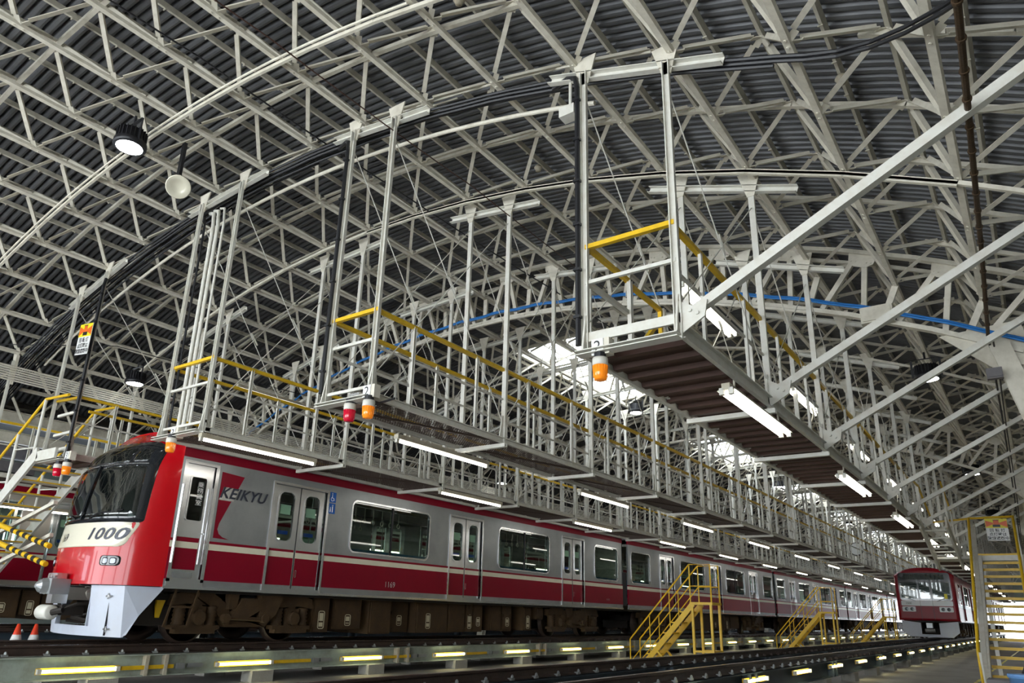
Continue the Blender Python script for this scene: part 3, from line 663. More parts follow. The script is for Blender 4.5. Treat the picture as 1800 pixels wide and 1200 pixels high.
# cable with clips hanging at the right
b = MB(); CP = [(.18, 3.2, 5.0), (.17, 4.6, 5.2), (.15, 6, 5.4), (.07, 9.6, 5.62), (-.03, 12.3, 5.51), (-.04, 13.5, 5.3), (-.08, 18, 5.4), (-.2, 28, 5.38), (-.5, 45, 4.6)]
b.path(CP[:5], .026, 8)
for p_, q_ in zip(CP[:4], CP[1:5]):
    p_, q_ = Vector(p_), Vector(q_); n_ = max(2, int((q_ - p_).length / .45))
    for i in range(n_): c_ = p_.lerp(q_, i / n_); b.lathe(c_, [(.036, -.012), (.036, .012)], 10, 'y'); b.bar(c_, c_ + Vector((.0, 0, .10)), .01)
tag(b.build('steel_conduit', 'under'), 'brown steel conduit with ring clips running away under the roof at the right edge', 'pipe')
b = MB(); b.path(CP[4:], .016, 6); b.path([(x_ + .05 + .03 * sin(i_ * 3), y_, z_ - .06) for i_, (x_, y_, z_) in enumerate(CP[4:])], .012, 6)
tag(b.build('cable_drop', 'underd'), 'pair of thin dark cables continuing past the grey box at the right edge', 'cable')
t = empty('junction_box', (.0, 12.4, 5.0), 'grey box on the hanging cable at the right', 'electrical box'); b = MB(); b.box(-.14, .06, 12.33, 12.43, 4.86, 5.02); b.build('case', 'roofgrey', t); b = MB(); b.box(-.13, .05, 12.31, 12.33, 4.88, 5.0); b.build('cover', 'roofgrey', t)
# ================================================================== TRACKS
RZ = .70
def track(xc, label, gm, lamps, y0=-4.0, y1=110., lampx=None, phase=5.35, zl=.34):
    t = empty('track', (xc, 0, 0), label, 'track', 'raised inspection tracks')
    for s in (-1, 1):
        x = xc + s * .7525; b = MB()
        b.prof((x, y0, RZ), (x, y1, RZ), [(-.033, 0), (-.033, -.025), (-.010, -.045), (-.010, -.115), (-.062, -.135), (-.062, -.145), (.062, -.145), (.062, -.135), (.010, -.115), (.010, -.045), (.033, -.025), (.033, 0)]); r = b.build('rail', 'rail', t)
        b = MB(); b.box(x - .032, x + .032, y0, y1, RZ - .0005, RZ + .001); b.build('rail_head', 'railtop', r)
        b = MB(); b.ibeam((x, y0, .37), (x, y1, .37), .20, .34, .018); g = b.build('girder', gm, t)
        for e in (-1, 1):
            src = None
            for i in range(40):          # clips
                y = y0 + .3 + i * .57
                if src is None:
                    b = MB(); b.box(x + e * .062 - .03, x + e * .062 + .03, y - .04, y + .04, RZ - .145, RZ - .115); b.tube((x + e * .078, y, RZ - .14), (x + e * .078, y, RZ - .075), .013, 6); b.lathe((x + e * .078, y, RZ - .10), [(.022, .012), (.022, -.012)], 6)
                    src = b.build('rail_clip', 'silver', t)
                else: inst(src, t, (0, i * .57, 0))
        far = MB()
        for i in range(40, int((y1 - y0) / .57)):
            y = y0 + .3 + i * .57
            for e in (-1, 1): far.box(x + e * .07 - .03, x + e * .07 + .03, y - .04, y + .04, RZ - .145, RZ - .09)
        tag(far.build('far_clips', 'rail', t), kind='stuff')
        src = s2 = None
        for i in range(int((y1 - y0) / 3)):
            y = y0 + 1.3 + i * 3.0
            if src is None:
                b = MB(); b.box(x - .16, x + .16, y - .24, y + .24, 0, .20); src = b.build('pier', 'concp', t)
            else: inst(src, t, (0, i * 3.0, 0))
        for i in range(int((y1 - y0) / 6)):
            for d in (0, .34):
                y = 6.98 - 12 + i * 6.0 + d
                if s2 is None: b = MB(); b.box(x + .0, x + .15, y - .012, y + .012, .21, .53); b.box(x + .135, x + .15, y - .03, y + .03, .21, .53); s2 = b.build('stiffener', 'housing' if gm == 'girder' else gm, t); ys = y
                else: inst(s2, t, (0, y - ys, 0))
    return t
T3 = track(-13.03, 'raised track under the silver and red train, with lamps along a pale green girder', 'girder', True)
T2 = track(-5.03, 'empty raised track in the foreground with two shining rails', 'girderb', True)
T4 = track(-21.0, 'raised track under the leftmost train', 'girderb', False)
def pitlamp():
    t = lempty('pit_lamp'); b = MB(); b.box(-.02, .0, -.03, 1.22, -.045, .045); b.build('backing', 'yellow', t)
    b = MB(); b.tube((.035, .02, 0), (.035, 1.15, 0), .022, 8); b.build('tube', 'tubey', t)
    b = MB(); b.box(-.0, .06, -.03, .03, -.035, .035); b.box(0, .06, 1.14, 1.20, -.035, .035); b.build('socket', 'white', t); return t
PL = pitlamp(); first = True
for x, ys, wh, g in ((-12.17, R_(5.33, 2.98, 30), 'on the green girder below the silver train', 'pit lamps under the train'), (-4.16, R_(9.7, 2.98, 28), 'on the dark girder of the empty track', 'pit lamps of the foreground track')):
    for i, y in enumerate(ys):
        z = .34 if x < -10 else .43
        o = PL if first else tree(PL); first = False; o.location = (x, y, z)
        tag(o, ('%s pit lamp from the left ' % ORD[i] if i < 30 else '') + wh, 'lamp', g)
t = empty('trunking', (-12.17, 4, .34), 'yellow cable trunking with grey boxes along the green girder between the pit lamps', 'trunking')
for i in range(30):
    y = 5.33 + 2.98 * i; b = MB(); b.box(-12.19, -12.16, y + 1.25, y + 2.15, .31, .37); b.build('channel', 'yellow', t)
    b = MB(); b.box(-12.19, -12.13, y + 2.2, y + 2.34, .295, .385); b.box(-12.19, -12.15, y + 2.4, y + 2.7, .31, .375); b.build('outlet_box', 'silver', t)
b = MB()
for i in range(60): y = -1 + i * 1.5; b.box(-1.8, -1.72, y, y + 1.1, 0, .004)
tag(b.build('floor_line', 'signyellow'), 'broken yellow line painted on the floor of the right aisle', 'floor marking')
# ================================================================== MOBILE YELLOW STEPS
def steps():
    t = lempty('mobile_steps')         # local origin at platform near right corner on the floor
    for y in (0, .58):
        b = MB(); b.bar((-2.03, y, .02), (-.47, y, 1.72), .05, .13); b.build('stringer', 'yellow', t)
        b = MB(); b.path([(-2.20, y, .05), (-2.20, y, .82), (-.53, y, 2.66), (0, y, 2.66), (0, y, 1.76)], .019, 6); b.path([(-2.20, y, .28), (-.53, y, 2.14), (0, y, 2.14)], .014, 6)
        b.build('handrail', 'yellow', t)
        for i in range(4):
            x = -2.2 + (i + 1) * .555 if i < 3 else -.53
            z = .82 + (x + 2.2) * 1.102; b = MB(); b.tube((x, y, z - 1.0), (x, y, z), .014, 6); b.build('rail_post', 'yellow', t)
        for x in (-.47, -.0):
            b = MB(); b.bar((x * 1.0 - .02, y, .0), (x - .02, y, 1.74), .055, .055); b.build('leg', 'yellow', t)
        b = MB(); b.bar((-1.50, y, .62), (-.95, y, .02), .045, .045); b.build('strut', 'yellow', t)
    b = MB(); b.box(-.55, .03, -.03, .61, 1.70, 1.76); b.build('platform', 'yellow', t)
    b = MB(); b.bar((-.49, 0, .62), (-.02, 0, .62), .05, .05); b.bar((-.49, .58, .62), (-.02, .58, .62), .05, .05); b.bar((-.02, 0, .62), (-.02, .58, .62), .05, .05); b.build('cross_bar', 'yellow', t)
    for i in range(6): x = -1.9 + .235 * i; z = .24 + i * .256; b = MB(); b.box(x - .10, x + .10, 0, .58, z - .015, z + .015); b.build('tread', 'yellow', t)
    return t
S1 = steps(); S1.location = (-6.56, 18.0, 0); tag(S1, 'nearest yellow mobile steps with platform, before the second car', 'steps', 'yellow mobile steps')
S2 = tree(S1, None, (-6.56, 31.0, 0), 'middle one of three yellow mobile steps beside the empty track'); S3 = tree(S1, None, (-6.55, 45.0, 0), 'farthest yellow mobile steps, just left of the oncoming train')
# ================================================================== RIGHT HAND STAIR
t = empty('access_stair', (-.82, 23, 0), 'tall white stair with yellow edged treads at the right, seen from its foot', 'stair')
yb, yt, zt_ = 19.6, 25.1, 3.15
for x in (-1.33, -.28):
    b = MB(); b.bar((x + .05, 20.4, .0), (x + .05, 25.3, 3.25), .13, .22); b.build('stringer', 'white', t)
    b = MB(); b.path([(x - .03, 20.35, .0), (x - .03, 20.35, .85), (x - .03, 24.9, 4.35)], .035, 8); b.build('handrail', 'yellow', t)
    if x < -1: b = MB(); b.bar((x + .05, 20.38, .55), (x + .05, 24.92, 4.12), .11, .08); b.build('side_panel', 'white', t)
    for i in range(4):
        y = 20.35 + i * 1.5; b = MB(); b.bar((x, y, .1 + i * .98), (x, y, .85 + (y - 20.35) * .77), .045, .045); b.build('post', 'white', t)
b = MB(); b.tube((-1.36, 24.9, 4.35), (-.28, 24.9, 4.35), .035, 8); b.build('top_rail', 'yellow', t)
for i in range(16):
    z = 3.13 - i * .2; y = 25.27 - i * .274
    if z < .05: break
    b = MB(); b.box(-1.30, -.31, y - .12, y + .12, z - .035, z); o = b.build('tread', 'white', t)
    b = MB(); b.box(-1.22, -.31, y - .135, y - .09, z - .05, z + .02); b.build('nosing', 'yellow', o)
for z0, z1, m_ in ((3.20, 3.34, 'white'), (3.34, 3.39, 'yellow')):
    b = MB(); b.box(-1.32, -.30, 25.35, 25.42, z0, z1); b.build('landing_edge', m_, t)
b = MB(); b.box(-2.4, -.30, 25.4, 26.6, 3.26, 3.32); b.build('landing', 'white', t)
for x, y in ((-1.3, 26.5), (-.35, 26.5), (-.35, 25.5)): b = MB(); b.bar((x, y, 0), (x, y, 3.26), .1, .1); b.build('leg', 'white', t)
for x in (-2.36, -1.75): b = MB(); b.bar((x, 22.6, 4.0), (x, 26.0, 3.1), .05, .30); b.build('stringer', 'white', t)
for i in range(4): b = MB(); y = 23.4 + i * .5; b.box(-2.34, -1.77, y - .12, y + .12, 3.85 - i * .15, 3.88 - i * .15); b.build('tread', 'white', t)
b = MB(); b.path([(-2.36, 22.3, 5.14), (-2.36, 23.5, 5.14), (-2.36, 26.0, 4.40), (-1.36, 25.0, 4.35)], .03, 8); b.path([(-1.75, 22.8, 5.1), (-1.75, 24.8, 4.5)], .025, 8); b.build('handrail', 'yellow', t)
for y in (23.2, 24.6): b = MB(); b.bar((-1.75, y, 3.7), (-1.75, y, 4.9 - (y - 23.2) * .25), .045, .045); b.build('post', 'white', t)
# bucket and cart at the right bottom
t = empty('bucket', (-.42, 15.5, 0), 'light blue plastic drum at the foot of the right stair', 'bucket')
b = MB(); b.lathe((-.42, 15.4, 0), [(.20, 0), (.24, .62), (.25, .62), (.25, .68), (.22, .68), (.20, .60), (.0001, .58)], 20); b.build('body', 'bucket', t, True)
b = MB(); b.lathe((-.42, 15.4, .62), [(.255, .0), (.262, .03), (.255, .06)], 20); b.build('rim', 'bucket', t)
t = empty('tool_cart', (-.75, 17, 0), 'dark steel cart behind the blue drum', 'cart')
b = MB(); b.box(-1.05, -.55, 16.6, 17.3, .12, .5); b.build('body', 'roofgrey', t)
b = MB(); b.path([(-.55, 16.6, .5), (-.35, 16.5, .95), (-.35, 17.3, .95), (-.55, 17.3, .5)], .02, 6); b.build('handle', 'black', t)
for x in (-1.0, -.6):
    for y in (16.7, 17.2): b = MB(); b.lathe((x, y, .06), [(.06, -.02), (.06, .02)], 12, 'x'); b.build('wheel', 'black', t)
# cones beyond the train
for i, (x, y) in enumerate(((-16.9, 6.85), (-16.85, 7.16))):
    t = empty('traffic_cone', (x, y, .32), ('orange cone at the far left, seen under the coupler' if i == 0 else 'orange and white cone nearer to the train skirt'), 'cone')
    b = MB(); b.lathe((x, y, .35), [(.14, 0), (.03, .50), (.0001, .51)], 16); b.build('body', 'cone', t, True)
    b = MB(); b.box(x - .19, x + .19, y - .19, y + .19, .32, .35); b.build('base', 'black', t)
    b = MB(); b.lathe((x, y, .35), [(.104, .18), (.076, .30)], 16); b.build('white_band', 'signwhite', t, True)
b = MB()
for i in range(30): b.box(-17.6, -16.2, 2 + i * .8, 2.75 + i * .8, 0, .30)
tag(b.build('storage_bench', 'under'), 'row of brown crates on the floor behind the train', 'crate')
# ================================================================== CARS
def rring(b, x, y0, y1, z0, z1, r, wd, dx, n=5):    # rounded frame ring proud in x
    def ring(e):
        out = []; rr = max(.005, r - e)
        for cy, cz, a0 in ((y1 - r, z1 - r, 0), (y0 + r, z1 - r, 90), (y0 + r, z0 + r, 180), (y1 - r, z0 + r, 270)):
            for i in range(n + 1): a = radians(a0 + 90 * i / n); out.append((cy + rr * cos(a), cz + rr * sin(a)))
        return out
    A, B = ring(-wd), ring(0); m = len(A); base = len(b.v)
    # inner square to hide the corner of the opening
    for (u, v) in A: b.v.append((x, u, v))
    for (u, v) in A: b.v.append((x + dx, u, v))
    for (u, v) in B: b.v.append((x + dx, u, v))
    for (u, v) in B: b.v.append((x - dx * 1.5, u, v))
    for i in range(m):
        j = (i + 1) % m
        for k in range(3): b.f.append((base + k * m + i, base + k * m + j, base + (k + 1) * m + j, base + (k + 1) * m + i))
def cornerfill(b, x, y0, y1, z0, z1, r, n=4):
    for cy, cz, a0, ky, kz in ((y1 - r, z1 - r, 0, y1, z1), (y0 + r, z1 - r, 90, y0, z1), (y0 + r, z0 + r, 180, y0, z0), (y1 - r, z0 + r, 270, y1, z0)):
        pts = [(x, ky, kz)] + [(x, cy + r * cos(radians(a0 + 90 * i / n)), cz + r * sin(radians(a0 + 90 * i / n))) for i in range(n + 1)]
        b.poly(pts, (-.03, 0, 0))
def wallcells(b, x0, x1, y0, y1, z0, z1, holes):
    zs = sorted(set([z0, z1] + [z for h in holes for z in h[2:4] if z0 < z < z1])); hs = holes
    for a, c in zip(zs[:-1], zs[1:]):
        cuts = [(h[0], h[1]) for h in hs if h[2] < (a + c) / 2 < h[3]]; cuts.sort(); y = y0
        for p, q in cuts:
            if p > y: b.box(x0, x1, y, p, a, c)
            y = max(y, q)
        if y < y1: b.box(x0, x1, y, y1, a, c)
HW = 1.41
SILVER = dict(bands=[('sill', .91, 1.04, 'silver'), ('red_band', 1.04, 1.55, 'red'), ('cream_stripe', 1.55, 1.655, 'cream'), ('red_band', 1.655, 1.70, 'red'), ('side_panel', 1.70, 3.08, 'silver'), ('red_band', 3.08, 3.235, 'red')])
def bogie(x0, yc, par, detail=True):
    t = MB(); root = bpy.data.objects.new('bogie', None); COL.objects.link(root); root.parent = par; ORG[root.name] = Vector((0, 0, 0)); o_ = org(par)
    root.location = (0, 0, 0); bo = root; ORG[root.name] = o_
    b = MB()
    for dy in (-1.02, 1.02):
        for s in (-1, 1):
            b = MB(); xx = x0 + s * .72; b.lathe((xx, yc + dy, .43), [(.43, s * .07), (.43, s * .0), (.455, -s * .01), (.455, -s * .04), (.30, -s * .035), (.28, s * .03), (.36, s * .05), (.40, s * .07)], 26, 'x'); b.build('wheel', 'rail', bo, True)
        b = MB(); b.tube((x0 - .7, yc + dy, .43), (x0 + .7, yc + dy, .43), .08, 10); b.build('axle', 'rail', bo, True)
    for s in (-1, 1):
        X = x0 + s * 1.02; b = MB()
        prof = [(-1.55, .62), (-1.5, .80), (-1.25, .87), (-.75, .85), (-.50, .70), (-.30, .45), (.30, .45), (.50, .70), (.75, .85), (1.25, .87), (1.5, .80), (1.55, .62), (1.2, .66), (.80, .64), (.62, .50), (.42, .28), (-.42, .28), (-.62, .50), (-.80, .64), (-1.2, .66)]
        n = len(prof) // 2
        for i in range(n - 1):
            a, c, d, e = prof[i], prof[i + 1], prof[-(i + 2)], prof[-(i + 1)]
            b.poly([(X - .07, yc + a[0], a[1]), (X - .07, yc + c[0], c[1]), (X - .07, yc + d[0], d[1]), (X - .07, yc + e[0], e[1])], (.16, 0, 0))
        b.build('side_frame', 'under', bo)
        if not detail and s < 0: continue
        for dy in (-1.02, 1.02):
            b = MB(); b.box(X - .05, X + .12, yc + dy - .15, yc + dy + .15, .30, .62); b.lathe((X + .12, yc + dy, .44), [(.13, -.02), (.13, .07), (.10, .09), (.0001, .09)], 14, 'x')
            b.poly([(X + .02, yc + dy - .09, .60), (X + .02, yc + dy + .09, .60), (X + .02, yc + dy + .07, .80), (X + .02, yc + dy - .07, .80)], (.06, 0, 0)); b.build('axle_box', 'under', bo)
            for e in (-.30, .30):
                b = MB(); b.lathe((X + .03, yc + dy + e, .33), [(.09 + .025 * (k % 2), -.034 + k * .034) for k in range(11)], 12); b.build('coil_spring', 'under', bo, True)
            b = MB(); b.box(X - .06, X + .13, yc + dy - .45, yc + dy + .45, .24, .31); b.box(X - .04, X + .12, yc + dy - .38, yc + dy + .38, .17, .24); b.build('spring_seat', 'under', bo)
        b = MB(); b.poly([(X + .10, yc - .45, .42), (X + .10, yc - .10, .42), (X + .10, yc + .28, .62), (X + .10, yc + .28, .78), (X + .10, yc - .20, .78)], (.12, 0, 0)); b.box(X + .22, X + .24, yc - .16, yc + .14, .64, .75); b.build('bolster_bracket', 'under', bo)
        b = MB(); b.poly([(X + .05, yc + .20, .88), (X + .05, yc + .72, .88), (X + .05, yc + .55, .50), (X + .05, yc + .45, .42), (X + .05, yc + .22, .42), (X + .05, yc + .18, .60)], (.16, 0, 0)); b.build('anchor_bracket', 'under', bo); b = MB(); b.poly([(X + .05, yc - .48, .88), (X + .05, yc - .28, .88), (X + .05, yc - .30, .58), (X + .05, yc - .46, .58)], (.14, 0, 0)); b.build('anchor_bracket', 'under', bo)
        b = MB(); b.tube((X + .20, yc - .52, .44), (X + .20, yc + .38, .41), .035, 8)
        for e in (-.52, .30): b.lathe((X + .20, yc + e, .43), [(.075, -.06), (.075, .06)], 12, 'x')
        b.build('traction_rod', 'under', bo)
        b = MB()
        for k in range(3): b.lathe((X - .12, yc, .80 + .045 * k), [(.21, -.02), (.26, 0), (.21, .02)], 16)
        b.build('air_spring', 'black', bo, True)
    b = MB(); b.box(x0 - .9, x0 + .9, yc - .2, yc + .2, .35, .7); b.box(x0 - .5, x0 + .5, yc - 1.3, yc + 1.3, .25, .5); b.build('cross_beam', 'underd', bo)
    return bo
def door(par, yc, z0, z1, s, bands, wd=1.30, hi=True, onecol=None, pm='silver'):
    """a pair of sliding leaves"""
    X = s * HW
    for e in (-1, 1):
        ya, yb_ = (yc - wd / 2 + .03, yc - .006) if e < 0 else (yc + .006, yc + wd / 2 - .03)
        b = MB(); gy0, gy1, gz0, gz1 = ya + .13, yb_ - .13, 1.86, 2.78
        wallcells(b, X - s * .075, X - s * .04, ya, yb_, z0, z1, [(gy0, gy1, gz0, gz1)]) if s > 0 else wallcells(b, X + .04, X + .075, ya, yb_, z0, z1, [(gy0, gy1, gz0, gz1)])
        if hi and s > 0: cornerfill(b, X - .04, gy0, gy1, gz0, gz1, .11)
        d = b.build('door_leaf', onecol or 'silverb' if not onecol else onecol, par)
        if s > 0:
            for nm, a, c, m_ in bands:
                if m_ in ('red', 'cream'):
                    if a < 2: b = MB(); b.box(X - .045, X - .036, ya + .02, yb_ - .02, a, c); b.build(nm, m_, d)
            b = MB(); rring(b, X - .04, gy0, gy1, gz0, gz1, .11, .03, .012); b.build('glass_frame', 'silverb', d)
            if hi:
                b = MB(); b.box(X - .062, X - .060, gy0 + .05, gy1 - .06, 2.36, 2.54); b.build('sticker', 'greens', d)
                if e > 0: b = MB(); rring(b, X - .04, ya + .05, ya + .075, 1.2, 1.32, .012, .008, .006); b.build('door_pull', 'silverb', d)
                b = MB(); b.box(X - .09, X - .07, gy0 + .06, gy1 - .06, 1.98, 2.05); b.build('handle_inside', 'bluehandle', d)
            b = MB(); b.add([(X - .065, gy0 - .01, gz0 - .01), (X - .065, gy1 + .01, gz0 - .01), (X - .065, gy1 + .01, gz1 + .01), (X - .065, gy0 - .01, gz1 + .01)], [(0, 1, 2, 3)]); b.build('glass', 'glass', d)
        else:
            b = MB(); b.add([(X + .06, gy0, gz0), (X + .06, gy1, gz0), (X + .06, gy1, gz1), (X + .06, gy0, gz1)], [(0, 1, 2, 3)]); b.build('glass', 'glass', d)
    if s > 0:
        b = MB(); b.box(X - .08, X - .035, yc - .008, yc + .008, z0, z1); b.build('door_seal', 'black', par)
        b = MB(); b.box(X - .04, X + .014, yc - wd / 2 - .05, yc - wd / 2, z0 - .06, z1 + .05); b.box(X - .04, X + .014, yc + wd / 2, yc + wd / 2 + .05, z0 - .06, z1 + .05)
        b.box(X - .04, X + .014, yc - wd / 2, yc + wd / 2, z1, z1 + .05); b.box(X - .04, X + .012, yc - wd / 2 - .02, yc + wd / 2 + .02, z0 - .10, z0); b.build('door_frame', 'silverb' if not onecol else onecol, par)
def roofprof(n=12, z0=3.235, h=.40, w_=HW):
    return [(w_ * cos(pi * i / n) * 1.0, z0 + h * (1 - abs(cos(pi * i / n)) ** 2.6)) for i in range(n + 1)]
def car(label, length, doors, wins, spec=SILVER, lead=0., hi=True, group='cars of the silver and red train', pane='glass', allred=None, seed=0, boxes=None, name='train_car', bog=(3.0, None), solid=False):
    t = lempty(name, label=label, cat='train car', group=group)
    y0, y1 = lead, length; Z0, Z1 = .98, 2.91; dw = 1.30
    holes = [(d - dw / 2, d + dw / 2, Z0, Z1) for d in doors] + [(a, c, 1.80, 2.84) for a, c in wins]
    if lead: holes.append((lead + .10, lead + .66, 1.05, 2.98))
    for nm, a, c, m_ in spec['bands']:
        b = MB(); e = .004 if m_ in ('red', 'cream', 'trainb', 'whiteb') else 0
        wallcells(b, HW - .05, HW + e, y0, y1, a, c, holes)
        if nm == 'side_panel':
            for q in wins: cornerfill(b, HW, q[0], q[1], 1.80, 2.84, .12)
        b.build(nm, m_, t)
    b = MB(); wallcells(b, -HW, -HW + .05, y0, y1, .91, 3.235, [h for h in holes if h[1] - h[0] > .6]); b.build('far_side_wall', allred or 'silver', t)
    b = MB(); b.box(HW - .06, HW + .02, y0, y1, .885, .93); b.build('sill_rail', 'silverb' if not allred else allred, t)
    for i, d in enumerate(doors):
        door(t, d, Z0, Z1, 1, spec['bands'], hi=hi, onecol=allred); door(t, d, Z0, Z1, -1, spec['bands'], hi=hi, onecol=allred)
    for a, c in wins:
        b = MB(); rring(b, HW, a, c, 1.80, 2.84, .12, .035, .016); f = b.build('window_frame', 'silverb', t)
        m_ = (a + c) / 2
        b = MB(); b.add([(HW - .025, a - .01, 1.79), (HW - .025, c + .01, 1.79), (HW - .025, c + .01, 2.85), (HW - .025, a - .01, 2.85)], [(0, 1, 2, 3)]); b.build('pane', pane, f)
        if c - a > 1.8: b = MB(); b.box(HW - .035, HW - .005, m_ - .022, m_ + .022, 1.80, 2.84); b.build('mullion', 'black', f)
        b = MB(); b.add([(-HW + .025, a, 1.8), (-HW + .025, c, 1.8), (-HW + .025, c, 2.84), (-HW + .025, a, 2.84)], [(0, 1, 2, 3)]); b.build('far_pane', pane, t)
    # roof
    pr = roofprof(14); b = MB(); n = len(pr)
    b.add([(x, y, z) for y in (y0, y1) for x, z in pr], [(i, i + 1, n + i + 1, n + i) for i in range(n - 1)] + [tuple(range(n)), tuple(range(n, 2 * n))[::-1]]); b.build('roof', 'roofgrey', t, False)
    b = MB(); b.box(HW - .03, HW + .03, y0, y1, 3.235, 3.275); b.build('gutter', 'silver' if not allred else 'roofgrey', t)
    L = (y1 - y0)
    for f_ in ((.30, .44), (.56, .70)):
        b = MB(); b.box(-.75, .75, y0 + L * f_[0], y0 + L * f_[1], 3.6, 3.86)
        for k in range(10): yy_ = y0 + L * f_[0] + k * L * .014; b.box(.75, .765, yy_, yy_ + .12, 3.66, 3.82)
        b.build('air_conditioner', 'roofgrey', t)
    # interior
    b = MB(); b.box(-1.35, 1.35, y0 + .1, y1 - .05, .95, 1.08); b.build('floor_panel', 'underd', t)
    b = MB(); b.box(-1.36, 1.36, y0 + .1, y1 - .05, 3.02, 3.10); b.box(-.9, 1.35, y1 - .10, y1 - .05, 1.08, 3.02); b.box(-1.35, -.5, y1 - .1, y1 - .05, 1.08, 3.02); b.build('ceiling_panel', 'inside', t)
    if hi:
        for a, c in wins:
            for s in (-1, 1):
                b = MB(); xs_ = sorted((s * .88, s * 1.33)); b.box(xs_[0], xs_[1], a - .2, c + .2, 1.40, 1.50); xs_ = sorted((s * 1.25, s * 1.34)); b.box(xs_[0], xs_[1], a - .2, c + .2, 1.5, 1.86); b.build('bench_seat', 'seat', t)
            if s > 0:
                for k in range(int((c - a) / .28)):
                    yk = a + .15 + k * .28
                    for xk in (.75, -.55):
                        b = MB(); b.path([(xk, yk + .045 * cos(2 * pi * i / 8), 2.55 + .05 * sin(2 * pi * i / 8)) for i in range(9)], .008, 4); b.bar((xk, yk, 2.60), (xk, yk, 2.86), .012, .006); b.build('hand_strap', 'nosewhite', t)
        b = MB()
        for x in (.75, -.55): b.tube((x, y0 + 1.5, 2.86), (x, y1 - .6, 2.86), .012, 6)
        for d in doors:
            for e in (-.75, .75):
                for x in (.85, -.85): b.tube((x, d + e, 1.1), (x, d + e, 3.0), .014, 6)
        b.build('grab_poles', 'silverb', t)
    # ends
    b = MB(); b.box(-HW, HW, y1 - .04, y1, .91, 3.25); b.build('end_wall', allred or 'silver', t)
    b = MB(); b.box(-.55, .55, y1, y1 + .46, .95, 3.0); b.build('gangway', 'rubber', t)
    b = MB(); b.box(HW - .14, HW - .05, y1, y1 + .40, 1.0, 2.1); b.build('gap_cover', 'rubber', t)
    # underframe
    b = MB(); b.box(-1.25, 1.25, y0 + (.3 if lead else .2), y1 - .2, .84, .95); b.build('underframe', 'underd', t)
    bogie(0, bog[0], t, hi); bogie(0, bog[1] or length - 2.78, t, hi)
    rnd = random.Random(seed)
    bx = boxes
    if not bx:
        bx = []; y = bog[0] + 1.9; yend = (bog[1] or length - 2.78) - 1.9
        while y < yend - .4:
            L_ = rnd.choice((.45, .75, .9, 1.3)); L_ = min(L_, yend - y); bx.append((y, y + L_, rnd.uniform(.12, .30), rnd.uniform(0, .18))); y += L_ + rnd.choice((.04, .08, .3))
    for i, (a, c, zb, inset) in enumerate(bx):
        b = MB(); xa = 1.15 - inset; b.box(-1.1, xa - .03, a, c, zb, .84); b.box(xa - .03, xa, a + .03, c - .03, zb + .03, .80)
        b.box(xa - .02, xa + .015, a + .05, a + .10, .55, .62); b.box(xa - .02, xa + .015, c - .10, c - .05, .55, .62); o = b.build('equipment_box', 'under', t)
        if i % 3 != 2:
            b = MB(); m_ = a + (c - a) * (.35 if c - a > .8 else .5); hh = .10 if i % 2 else .16; rring(b, xa + .004, m_ - .07, m_ + .07, .42 - hh, .42 + hh, .03, .014, .004, 3)
            b.box(xa, xa + .005, m_ - .05, m_ + .05, .40, .42 + hh - .03); b.box(xa, xa + .005, m_ - .05, m_ + .05, .42 - hh + .03, .37); b.build('label_plate', 'plate', o)
    return t
# leading car: local y measured from 5.85
LY = 5.85
D1 = [9.34 - LY, 14.67 - LY, 20.05 - LY]
W1_ = [(10.72 - LY, 13.2 - LY), (16.08 - LY, 18.6 - LY), (21.42 - LY, 23.02 - LY)]
bx = [(4.35, 4.78, .18, .05), (4.95, 5.75, .24, .12), (5.98, 6.65, .14, .10), (6.9, 7.55, .16, .4), (7.6, 8.75, .15, .18), (8.78, 9.45, .16, .18), (9.5, 9.75, .17, .18), (9.78, 10.2, .17, .18), (10.6, 11.1, .20, .22), (11.15, 11.6, .18, .22), (12.1, 12.5, .2, .15), (12.75, 13.1, .5, .12)]
A = car('leading silver and red train car numbered 1169 with bright red nose', 23.4 - LY, D1, W1_, lead=.87, boxes=bx, bog=(8.63 - LY, 20.62 - LY))
A.location = (-13.03, LY, RZ)
# cab door on the side
ya = .87 + .10; yb_ = ya + .56
b = MB(); wallcells(b, HW - .07, HW - .03, ya, yb_, 1.05, 2.98, [(ya + .13, yb_ - .14, 2.02, 2.76)]); d = b.build('cab_door', 'silverb', A)
b = MB(); rring(b, HW - .03, ya + .13, yb_ - .14, 2.02, 2.76, .04, .025, .012); b.build('glass_frame', 'silverb', d)
b = MB(); b.add([(HW - .05, ya + .12, 2.01), (HW - .05, yb_ - .13, 2.01), (HW - .05, yb_ - .13, 2.77), (HW - .05, ya + .12, 2.77)], [(0, 1, 2, 3)]); b.build('glass', 'glass', d)
for nm, a, c, m_ in (('red_band', 1.20, 1.55, 'red'), ('cream_stripe', 1.55, 1.655, 'cream'), ('red_band', 1.655, 1.73, 'red')):
    b = MB(); b.box(HW - .031, HW - .024, ya + .02, yb_ - .12, a, c); b.build(nm, m_, d)
b = MB(); b.box(HW - .03, HW - .02, ya + .06, yb_ - .16, 1.07, 1.16); b.build('step_grille', 'silver', d); b = MB(); b.box(HW - .03, HW + .0, yb_ - .12, yb_ - .03, 1.80, 1.82); b.build('door_handle', 'silverb', d)
b = MB(); b.box(HW - .03, HW + .012, ya - .06, ya, 1.0, 3.03); b.box(HW - .03, HW + .012, yb_, yb_ + .06, 1.0, 3.03); b.box(HW - .03, HW + .012, ya, yb_, 2.98, 3.03); b.box(HW - .02, HW + .012, ya - .06, yb_ + .06, .93, 1.05); b.build('cab_door_frame', 'silverb', A)
b = MB()
for yk in (ya - .03, yb_ - .04): b.tube((HW + .03, yk, 1.3), (HW + .03, yk, 2.6), .014, 8)
b.build('grab_rail', 'silverb', A)
